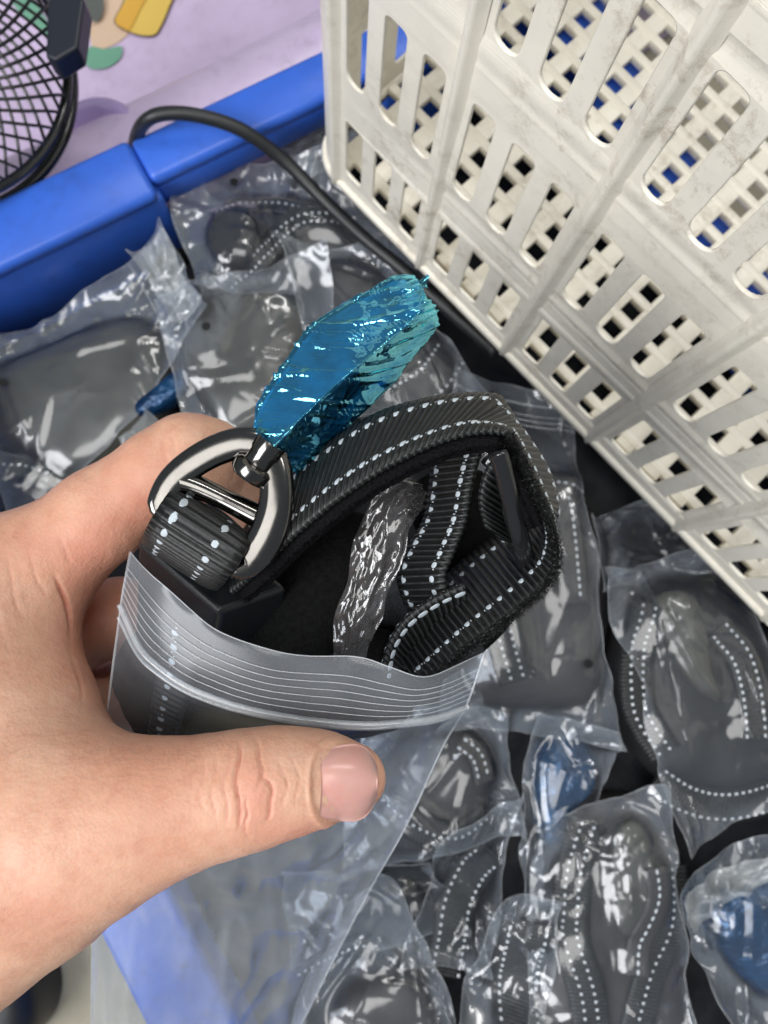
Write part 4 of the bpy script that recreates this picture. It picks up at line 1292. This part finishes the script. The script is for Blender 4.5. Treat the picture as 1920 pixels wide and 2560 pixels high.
# ------------------------------------------------------------------ the held leash
def build_leash():
    t = thing('leash', 'black nylon leash with white reflective stitching coiled in the held open bag', 'leash', tuple(pd(900, 1500, .19)))
    # main loop of webbing standing on edge
    near = pds([(560, 1500, .166), (640, 1432, .158), (740, 1335, .154), (850, 1245, .151), (960, 1172, .150), (1080, 1112, .150), (1180, 1082, .151), (1250, 1078, .1515), (1270, 1090, .152), (1292, 1130, .154),
                (1330, 1210, .156), (1375, 1310, .157), (1392, 1390, .158), (1372, 1455, .159), (1290, 1530, .160), (1180, 1612, .162), (1050, 1715, .166)])
    far = pds([(600, 1340, .178), (680, 1240, .172), (765, 1150, .168), (855, 1085, .166), (960, 1028, .165), (1080, 995, .165), (1180, 985, .166), (1240, 988, .167), (1256, 1000, .168), (1305, 1078, .170),
               (1370, 1180, .171), (1392, 1275, .174), (1372, 1300, .178), (1330, 1300, .183), (1235, 1345, .187), (1110, 1450, .188), (985, 1620, .190)])
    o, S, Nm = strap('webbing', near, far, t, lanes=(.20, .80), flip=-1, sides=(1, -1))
    # inner fuzzy lining, behind the webbing on the inside of the loop
    mid = S[:, :, :]
    k = np.linspace(0, len(S) * 0.66, 90).astype(int)
    inn = S[k] + Nm[k] * (0.0030)
    a = inn[:, 0] + (inn[:, 0] - inn[:, -1]) * 0.02; b = inn[:, -1]
    ln, S2, N2 = strap('lining', a, b, t, thick=.0040, pitch=.0011, spp=4, nw=9, mat=MAT['fuzzy'], rib=.0003, stitches=None, flip=-1)
    # fuzz on the lining edge: short loose fibres
    rs = np.random.RandomState(4)
    fib = []
    def fibres(Pts, Ns, n, ln_, r, bias=None):
        out = []
        for _ in range(n):
            i = rs.randint(len(Pts)); p = Pts[i]
            d = nrm(Ns[i] * 0.8 + rs.normal(size=3) * 0.9)
            if bias is not None: d = nrm(d + bias)
            q = p + d * ln_ * (0.5 + rs.rand()) ; mdl = (p + q) / 2 + rs.normal(size=3) * ln_ * 0.25
            s_ = nrm(np.cross(d, rs.normal(size=3))) * r
            out.append((np.array([p - s_, p + s_, mdl + s_ * .8, mdl - s_ * .8, q]), [(0, 1, 2, 3), (3, 2, 4)]))
        return join(out)
    ed = S2[:, 0]; v, f = fibres(ed, nrm(S2[:, 0] - S2[:, 4]), 2200, .0011, .00005)
    tag(part('lining_fuzz', v, f, MAT['fuzzy'], ln), kind='stuff')
    # frayed, fuzzy near edge on the right-hand run
    q0 = int(len(S) * 0.52)
    ee = np.concatenate([S[q0:, 0] + Nm[q0:, 0] * k_ for k_ in (-.0009, -.0003, .0003, .0009)])
    en = np.concatenate([nrm(S[q0:, 0] - S[q0:, 5]) - Nm[q0:, 0] * .5] * 4)
    v, f = fibres(ee, en, 5200, .0010, .00007)
    tag(part('edge_fuzz', v, f, MAT['web'], o), kind='stuff')
    # webbing runs inside the loop
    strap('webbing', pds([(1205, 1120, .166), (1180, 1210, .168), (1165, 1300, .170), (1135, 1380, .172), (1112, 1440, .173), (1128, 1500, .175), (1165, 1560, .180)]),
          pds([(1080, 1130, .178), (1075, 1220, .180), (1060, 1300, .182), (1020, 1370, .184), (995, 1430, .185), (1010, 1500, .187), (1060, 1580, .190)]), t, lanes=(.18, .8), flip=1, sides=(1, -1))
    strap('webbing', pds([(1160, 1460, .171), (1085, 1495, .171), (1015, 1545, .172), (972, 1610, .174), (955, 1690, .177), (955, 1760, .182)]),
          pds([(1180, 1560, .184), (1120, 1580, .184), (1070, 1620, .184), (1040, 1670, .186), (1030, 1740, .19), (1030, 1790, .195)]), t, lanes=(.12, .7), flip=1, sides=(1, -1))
    # strap end threaded through the slide buckle
    strap('webbing', pds([(1250, 1130, .161), (1215, 1180, .163), (1200, 1250, .166), (1215, 1320, .170)]), pds([(1330, 1190, .172), (1290, 1240, .174), (1275, 1300, .176), (1290, 1370, .179)]), t, lanes=(.2,), flip=-1, stitches=None)
    # slide buckle: glossy black frame
    bk = pds([(1238, 1142, .1525), (1252, 1150, .1525), (1310, 1385, .165), (1318, 1420, .169)])
    ctr = spline(bk, 24)
    side = nrm(pd(1330, 1250, .160) - pd(1270, 1265, .160))
    dpt = nrm(pd(1290, 1260, .18) - pd(1290, 1260, .16))
    loop = np.vstack([ctr, (ctr + dpt * .012)[::-1]])
    V = []
    rr = []
    for p in ctr:
        for (a_, b_) in [(-.0020, -.0004), (-.0016, .0008), (.0016, .0008), (.0020, -.0004), (.0016, -.0012), (-.0016, -.0012)]:
            V.append(p + side * a_ + dpt * -b_)
    part('slide_buckle', V, grid_faces(len(ctr), 6, False, True) + [tuple(range(6))[::-1], tuple(range(6 * (len(ctr) - 1), 6 * len(ctr)))], MAT['gloss_black'], t)
    v, f = tube(ctr + dpt * .014 - side * .002, .0015, 8); part('slide_buckle_bar', v, f, MAT['gloss_black'], t)
    # black knitted tube in the middle
    ax = spline(pds([(900, 1330, .190), (860, 1400, .184), (790, 1500, .183), (730, 1600, .186), (690, 1700, .196), (670, 1800, .206)]), 60)
    v, f = tube(ax, np.interp(np.linspace(0, 1, 60), [0, .05, .2, 1], [.006, .0095, .0112, .0115]), 40)
    v = v + 0.0003 * fbm(v * 300, 2)[:, None]
    part('knit_tube', v, f, MAT['cloth'], t)
    # grey fuzzy strip
    ax = spline(pds([(1055, 1235, .172), (1010, 1245, .167), (975, 1290, .166), (945, 1380, .168), (918, 1470, .170), (890, 1560, .172), (872, 1650, .176), (860, 1730, .182)]), 70)
    wdt = np.interp(np.linspace(0, 1, 70), [0, .1, .25, .6, .85, 1], [.0024, .0040, .0043, .0038, .0029, .0024]) * (1 + .07 * np.sin(np.arange(70) * .33))
    T = nrm(np.gradient(ax, axis=0)); sd = nrm(np.cross(T, nrm(CAM - ax))); nn = np.cross(sd, T)
    xs = np.linspace(-1, 1, 26)
    V = np.array([[p + s_ * w * 1.25 * x + n_ * (w * .35 * (1 - x * x)) for x in xs] for p, w, s_, n_ in zip(ax, wdt, sd, nn)])
    uu = np.linspace(0, 1, 70)[:, None] * 5.0; xx = xs[None]
    cre = ridged(np.stack([uu * 1.0 + xx * .5, xx * 1.6 - uu * .25, uu * 0 + 6.0 + xx * 0], -1), 2) - .6
    cre2 = ridged(np.stack([uu * 2.6 - xx, xx * 2.2 + uu * .4, uu * 0 + 16.0 + xx * 0], -1), 1) - .5
    V = V + nn[:, None] * (0.0011 * cre + .0006 * cre2)[..., None] + sd[:, None] * (.0007 * fbm(np.stack([uu * 1.3 + 0 * xx, xx + 0 * uu, uu * 0 + xx * 0], -1), 2))[..., None]
    fz = part('crumpled_strip', V.reshape(-1, 3), grid_faces(70, 26), MAT['film_strip'], t)
    # black plastic housing at the left, its top edge towards the camera
    top = pds([(343, 1352, .1620), (548, 1530, .1600), (720, 1470, .170), (500, 1280, .174)])
    dn = nrm(pd(420, 1900, .225) - pd(470, 1440, .163)) * 0.052
    V = np.vstack([top, top + dn]); c = V.mean(0)
    hs_ = part('housing', V, [(0, 1, 2, 3), (7, 6, 5, 4), (0, 4, 5, 1), (1, 5, 6, 2), (2, 6, 7, 3), (3, 7, 4, 0)], MAT['black_plastic'], t, False)
    b = hs_.modifiers.new('bevel', 'BEVEL'); b.width = .0011; b.segments = 3
    # strap loop round the bottom bar of the ring
    barA, barB = pd(392, 1268, .1545), pd(606, 1404, .1535)
    bd = nrm(barB - barA); wid = 0.0188
    mc = (barA + barB) / 2
    tow = nrm(CAM - mc); dwn = nrm(pd(440, 1420, .155) - pd(500, 1330, .155)); dwn = nrm(dwn - (dwn @ bd) * bd)
    path = [mc - dwn * .0040 - tow * .016, mc - dwn * .0045 - tow * .008, mc - dwn * .0042 - tow * .001, mc - dwn * .0030 + tow * .0024, mc - dwn * .0006 + tow * .0040, mc + dwn * .0024 + tow * .0036, mc + dwn * .0046 + tow * .0008,
            mc + dwn * .0064 - tow * .004, mc + dwn * .0076 - tow * .010, mc + dwn * .0084 - tow * .018]
    path = np.array(path)
    strap('webbing', path - bd * wid / 2, path + bd * wid / 2, t, lanes=(.24, .74), flip=1, every=2, thick=.0016)
    # D ring with cross bar
    r_px = [(404, 1258), (428, 1208), (474, 1164), (540, 1126), (606, 1108), (660, 1120), (688, 1180), (690, 1265), (664, 1345), (624, 1400), (602, 1410), (560, 1376), (480, 1322), (410, 1276)]
    pts = np.array([pd(x, y, .1540 + (y - 1260) * -.000004) for x, y in r_px])
    R = cspline(pts, 120)
    tow = nrm(CAM - R.mean(0))
    T = nrm(np.roll(R, -1, 0) - np.roll(R, 1, 0)); Bn = np.cross(T, tow)
    th = np.linspace(0, 2 * np.pi, 16, endpoint=False)
    wr = np.interp(np.arange(120), [0, 30, 55, 80, 100, 119], [.0023, .0026, .0028, .0030, .0019, .0020])
    V = np.array([[p + b_ * w * 1.22 * np.sign(math.cos(a)) * abs(math.cos(a)) ** .8 + tow * w * .62 * np.sign(math.sin(a)) * abs(math.sin(a)) ** .8 for a in th] for p, b_, w in zip(R, Bn, wr)])
    ring = part('d_ring', V.reshape(-1, 3), grid_faces(120, 16, True, True), MAT['gunmetal'], t)
    cb = spline(pds([(425, 1196, .1555), (490, 1216, .1556), (560, 1248, .1556), (640, 1288, .1556), (686, 1308, .1555)]), 40)
    v, f = tube(cb, np.interp(np.linspace(0, 1, 40), [0, .2, .5, .85, 1], [.0028, .0024, .0021, .0024, .0028]), 12)
    part('cross_bar', v, f, MAT['gunmetal'], ring)
    # swivel post
    a0, a1 = pd(624, 1185, .1535), pd(672, 1118, .1525)
    d_ = nrm(a1 - a0); sx_ = nrm(np.cross(d_, tow)); sy_ = np.cross(d_, sx_)
    prof = [(0, -.0010), (.0036, -.0008), (.0041, .0), (.0041, .0018), (.0034, .0024), (.0028, .0026), (.0027, .0046), (.0031, .0054), (.0031, .0078), (0, .0082)]
    th = np.linspace(0, 2 * np.pi, 24, endpoint=False)
    V = [a0 + d_ * z + (sx_ * math.cos(a) + sy_ * math.sin(a)) * r for r, z in prof for a in th]
    sw = part('swivel', V, grid_faces(len(prof), 24, False, True), MAT['gunmetal'], t); e = sw.modifiers.new('edge', 'EDGE_SPLIT'); e.split_angle = math.radians(40)
    # ---- snap hook under its blue protective film
    neck, tip = pd(655, 1105, .1530), pd(1052, 722, .1760)
    axis = tip - neck; Lh = np.linalg.norm(axis); d_ = axis / Lh
    nrmv = nrm((CAM - (neck + tip) / 2)); nrmv = nrm(nrmv - (nrmv @ d_) * d_)
    side = np.cross(d_, nrmv)                                   # to the right of the axis as seen
    if (side @ RW[:, 0]) < 0: side = -side
    # film envelope: a creased, boxy leaf with a flat front, a straight ridge and a deep right side
    nu, nv = 170, 120
    Lc = spline(pds([(634, 1108, .1540), (634, 1060, .1555), (652, 1000, .1580), (706, 918, .1615), (746, 856, .1640), (782, 814, .1658), (850, 768, .1685), (920, 730, .1712), (985, 694, .1735), (1034, 690, .1750)]), nu)
    Rc = spline(pds([(684, 1120, .1500), (742, 1060, .1515), (800, 1005, .1530), (870, 940, .1550), (940, 882, .1580), (1000, 830, .1608), (1036, 796, .1625), (1054, 772, .1640), (1062, 752, .1655), (1062, 736, .1670)]), nu)
    Sc = spline(pds([(700, 1165, .1620), (752, 1178, .1645), (815, 1120, .1670), (890, 1050, .1695), (966, 976, .1720), (1028, 900, .1740), (1070, 850, .1755), (1090, 822, .1762), (1095, 806, .1766), (1094, 792, .1770)]), nu)
    Bc = Lc + (Sc - Rc) * 0.75
    secs = []
    for i in range(nu):
        a = i / (nu - 1)
        env = math.sin(math.pi * min(1, a * 0.9 + .05)) ** 0.5
        fm = (Lc[i] + Rc[i]) / 2 + nrmv * .0011 * env
        f1 = Lc[i] * .92 + Rc[i] * .08 + nrmv * .0009 * env; f2 = Lc[i] * .07 + Rc[i] * .93 + nrmv * .0003 * env
        sm_ = (Rc[i] + Sc[i]) / 2 - nrmv * .0005 * env
        bm_ = (Sc[i] + Bc[i]) / 2 - nrmv * .0022 * env
        secs.append(cspline(np.array([Lc[i], f1, fm, f2, Rc[i], sm_, Sc[i], bm_, Bc[i]]), nv))
    V = np.array(secs)
    # align starting points of the sections
    for i in range(1, nu):
        k = int(np.argmin(np.linalg.norm(V[i] - V[i - 1, 0], axis=1))); V[i] = np.roll(V[i], -k, 0)
    V0 = V.copy()
    gN = np.cross(np.gradient(V, axis=0), np.roll(V, -1, 1) - np.roll(V, 1, 1)); gN = nrm(gN)
    cen = V.mean(1, keepdims=True); gN = gN * np.sign(((V - cen) * gN).sum(-1, keepdims=True))
    # photo-plane coordinates give the drawn wrinkles their run: long thin pleats from the ridge to the left edge
    cv = (V - CAM) @ RW; qx = CX + F * cv[..., 0] / cv[..., 2]; qy = CY + F * cv[..., 1] / cv[..., 2]
    frt = np.clip((gN @ nrmv) * 1.6 - .1, 0, 1)
    along = (qy + 0.10 * (qx - 850) + 20 * np.sin(qx * .012)) / 100.; across = (qx) / 100.
    w1 = np.clip(ridged(np.stack([along * 3.4, across * .30, along * 0], -1), 1) - .40, 0, 1) * np.clip(.45 + 1.8 * perlin(np.stack([along * 1.3, across * .7, along * 0 + 5], -1)), 0, 1)
    w2 = np.clip(ridged(np.stack([along * 9.0, across * .45, along * 0 + 9], -1), 1) - .45, 0, 1) * np.clip(.35 + 1.6 * perlin(np.stack([along * 2, across * 1.1, along * 0 + 15], -1)), 0, 1)
    crump = ridged(V * 150, 2) - .6
    nearneck = np.clip(1 - np.linspace(0, 1, nu) / .2, 0, 1)[:, None]
    V = V + gN * (0.0022 * w1 * frt + .0014 * w2 * frt + (0.00016 + .0008 * nearneck) * crump)[..., None]
    CV = V.mean(1, keepdims=True)
    core = CV + (V0 - CV) * np.array([0.90]) - nrmv * .0009
    part('snap_hook', core[4:-6].reshape(-1, 3), grid_faces(nu - 10, nv, False, True) + [tuple(range((nu - 11) * nv, (nu - 10) * nv))], MAT['hook'], t)
    wrap = part('blue_wrap', V.reshape(-1, 3), grid_faces(nu, nv, False, True) + [tuple(range((nu - 1) * nv, nu * nv))], MAT['film_blue'], t)
    # torn corners of the wrap
    for (p0, p1, p2) in [((1035, 712, .1745), (1072, 682, .1745), (1068, 722, .176)), ((1070, 770, .176), (1096, 775, .176), (1082, 800, .177)), ((700, 1120, .158), (745, 1190, .162), (760, 1140, .161))]:
        q0, q1, q2 = pd(*p0), pd(*p1), pd(*p2)
        V = [];
        for a in np.linspace(0, 1, 8):
            for b in np.linspace(0, 1, 6):
                p = q0 * (1 - a) * 1 + (q1 * (1 - b) + q2 * b) * a if a > 0 else q0
                V.append(p + nrmv * .0006 * math.sin(b * 9 + a * 5) * a)
        part('wrap_corner', V, grid_faces(8, 6), MAT['film_blue'], wrap)
    return t


build_leash()


# ------------------------------------------------------------------ the held zip bag
def build_held_bag():
    t = thing('zip_bag', 'open clear zip bag held by the hand, hanging down with ribbed zip at its mouth', 'plastic bag', tuple(pd(640, 2300, .26)))
    lip = [(326, 1380, .1600), (400, 1455, .1575), (475, 1525, .1565), (560, 1582, .1560), (700, 1632, .1555), (880, 1642, .1555), (975, 1668, .1560), (1060, 1690, .1570), (1140, 1668, .1600), (1212, 1628, .1650)]
    zipc = [(304, 1512, .1650), (350, 1616, .1620), (405, 1672, .1605), (480, 1720, .1600), (600, 1765, .1595), (720, 1790, .1590), (900, 1808, .1590), (1040, 1800, .1600), (1105, 1787, .1630), (1165, 1765, .1680)]
    r2 = [(262, 1830, .1760), (340, 1840, .1715), (430, 1846, .1705), (530, 1852, .1705), (640, 1862, .1705), (760, 1875, .1705), (870, 1885, .1710), (970, 1885, .1720), (1050, 1880, .1740), (1105, 1872, .1780)]
    r3 = [(245, 2060, .2000), (330, 2070, .1950), (420, 2080, .192), (520, 2090, .191), (620, 2095, .191), (720, 2100, .1915), (810, 2100, .193), (890, 2095, .195), (960, 2085, .198), (1010, 2075, .202)]
    r4 = [(232, 2310, .2320), (310, 2320, .2270), (395, 2330, .2240), (480, 2335, .2230), (560, 2335, .2230), (640, 2335, .2235), (710, 2330, .2250), (775, 2320, .2270), (835, 2305, .2300), (890, 2290, .2340)]
    r5 = [(226, 2700, .2950), (290, 2700, .2910), (350, 2700, .2890), (410, 2700, .2880), (470, 2700, .2880), (530, 2700, .2885), (585, 2700, .2890), (630, 2700, .2900), (665, 2700, .2920), (690, 2690, .2950)]
    rows = [spline(pds(r), 90) for r in (lip, zipc, r2, r3, r4, r5)]
    R = np.array(rows)
    NV, NU = 150, 90
    G = np.stack([spline(R[:, i], NV) for i in range(NU)], 1)       # (NV, NU, 3) even by length downwards
    # keep the zip row identifiable: rebuild by segments
    segs = [18, 22, 34, 38, 46]
    cols = []
    for i in range(NU):
        S = spline(R[:, i], 3000)
        k = [int(np.argmin(np.linalg.norm(S - R[q, i], axis=1))) for q in range(6)]
        k[0], k[-1] = 0, 2999
        idx = np.concatenate([np.linspace(k[q], k[q + 1], segs[q], endpoint=False) for q in range(5)] + [[2999]])
        lo = np.minimum(idx.astype(int), 2998); fr = (idx - lo)[:, None]
        cols.append(S[lo] * (1 - fr) + S[lo + 1] * fr)
    G = np.stack(cols, 1)
    nrow = G.shape[0]
    u = np.linspace(0, 1, NU)[None].repeat(nrow, 0); v_ = np.linspace(0, 1, nrow)[:, None].repeat(NU, 1)
    below = np.clip((np.arange(nrow) - 40) / 40.0, 0, 1)[:, None]
    # lengthwise drawn creases, stronger below the grip
    gN = nrm(np.cross(np.gradient(G, axis=0), np.gradient(G, axis=1)))
    if (gN[40, 40] @ (CAM - G[40, 40])) < 0: gN = -gN
    ww = v_ * 0.9
    cr = ridged(np.stack([u * 4.5 + 0.8 * np.sin(v_ * 5) + ww, v_ * 2.2, u * 0 + 2], -1), 2) - .6
    cr2 = ridged(np.stack([u * 5 + v_ * 9, v_ * 6 - u * 7, u * 0 + 8], -1), 1) - .5
    soft = fbm(np.stack([u * 4, v_ * 6, u * 0], -1), 2)
    fade = np.clip(np.minimum(u, 1 - u) * 12, 0, 1)
    D = below * fade * (0.0010 * cr + 0.0006 * cr2 + 0.004 * soft) + (1 - below) * 0.0004 * soft * np.clip(np.arange(nrow) / 20., 0, 1)[:, None]
    P = G + gN * D[..., None]
    # ragged lip: slight waviness of the cut edge
    P[0] += gN[0] * (0.0004 * np.sin(np.linspace(0, 26, NU)))[:, None]
    o = part('front_film', P.reshape(-1, 3), grid_faces(nrow, NU), MAT['film_hold'], t)
    hz_ = np.clip(1 - (1 - u) / 0.10, 0, 1) * .8 * (v_ > .22) + np.clip(1 - u / 0.05, 0, 1) * .5 * (v_ > .35) + below * (np.clip(cr - .25, 0, 1) * .6 + .38 + .3 * soft)
    hz_ = hz_ + 0.30 * np.clip(1 - np.arange(nrow) / 24., 0, 1)[:, None] ** .5
    at = o.data.attributes.new('slack', 'FLOAT', 'POINT'); at.data.foreach_set('value', np.clip(hz_, 0, 1).ravel().astype(np.float32))
    # back sheet: behind the contents, then close behind the front one
    back_d = np.interp(np.arange(nrow), [0, 18, 40, 74, 112, nrow - 1], [.052, .052, .046, .026, .014, .010])
    prof = np.sin(np.pi * np.clip(np.linspace(0, 1, NU), 0, 1)) ** 0.6
    DIR = np.array([RW @ nrm(np.array([0.0, -0.45, 1.0]))])[0]
    PB = G + DIR[None, None] * (back_d[:, None] * prof[None])[..., None] + gN * (0.002 * soft[::-1] * fade)[..., None]
    PB = PB + gN * (below * fade * 0.0010 * cr[:, ::-1])[..., None]
    part('back_film', PB.reshape(-1, 3), grid_faces(nrow, NU), MAT['film_hold'], t)
    # zip ridges
    for q, r in ((5, .00011), (7, .00011), (9, .00011), (11, .00011), (13, .00011), (15, .00010)):
        vv, ff = tube(P[q] + gN[q] * .0002, r, 6); part('zip_line', vv, ff, MAT['film_zip'], t)
    vv, ff = tube(P[18] + gN[18] * .0003, .00070, 10); part('zip_ridge', vv, ff, MAT['film_zip'], t)
    vv, ff = tube(P[20] + gN[20] * .0002, .00045, 8); part('zip_ridge', vv, ff, MAT['film_zip'], t)
    for c in (0, NU - 1):
        vv, ff = tube(P[:, c], .00030, 6); part('side_seam', vv, ff, MAT['film_zip'], t)
    vv, ff = tube(P[0], .00014, 6); part('lip_edge', vv, ff, MAT['film_zip'], t)
    # welded tab where the zip ends at the right
    e0 = P[18, NU - 1]
    V = []
    for a in np.linspace(0, 1, 10):
        for b in np.linspace(0, 1, 8):
            V.append(pd(1085 + 110 * a + 15 * math.sin(b * 3), 1760 + 75 * b - 40 * a, .1655 + .006 * a + .002 * math.sin(b * 5 + a * 3)))
    part('weld_tab', V, grid_faces(10, 8), MAT['film_hold'], t)
    return t


build_held_bag()

# leash folded deeper inside the held bag: dark mass seen through the film
lt = bpy.data.objects['leash']
ax = spline(pds([(420, 1560, .186), (560, 1640, .188), (740, 1700, .190), (920, 1700, .188), (1050, 1690, .186)]), 50)
v, f = tube(ax, np.interp(np.linspace(0, 1, 50), [0, .1, .5, .9, 1], [.007, .0135, .0165, .0115, .004]), 30)
v = v + 0.0012 * np.stack([fbm(v * 130 + 3 * q, 3) for q in range(3)], -1)
part('folded_core', v, f, MAT['cloth'], lt)
ax = spline(pds([(1080, 1180, .205), (1140, 1280, .205), (1200, 1370, .206), (1180, 1480, .206), (1060, 1580, .206), (950, 1620, .206)]), 40)
v, f = tube(ax, np.interp(np.linspace(0, 1, 40), [0, .1, .5, .9, 1], [.006, .011, .013, .013, .008]), 24)
part('folded_core', v + 0.001 * fbm(v * 150, 2)[:, None], f, MAT['cloth'], lt)
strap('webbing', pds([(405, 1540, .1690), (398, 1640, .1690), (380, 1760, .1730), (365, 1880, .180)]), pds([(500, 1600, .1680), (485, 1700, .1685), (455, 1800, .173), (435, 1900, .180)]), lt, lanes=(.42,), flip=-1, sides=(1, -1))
ax = spline(pds([(370, 1600, .184), (400, 1700, .188), (470, 1790, .193), (600, 1850, .198), (760, 1880, .200)]), 40)
v, f = tube(ax, np.interp(np.linspace(0, 1, 40), [0, .1, .5, .9, 1], [.006, .010, .012, .012, .006]), 24)
part('folded_core', v + 0.001 * fbm(v * 150, 2)[:, None], f, MAT['cloth'], lt)
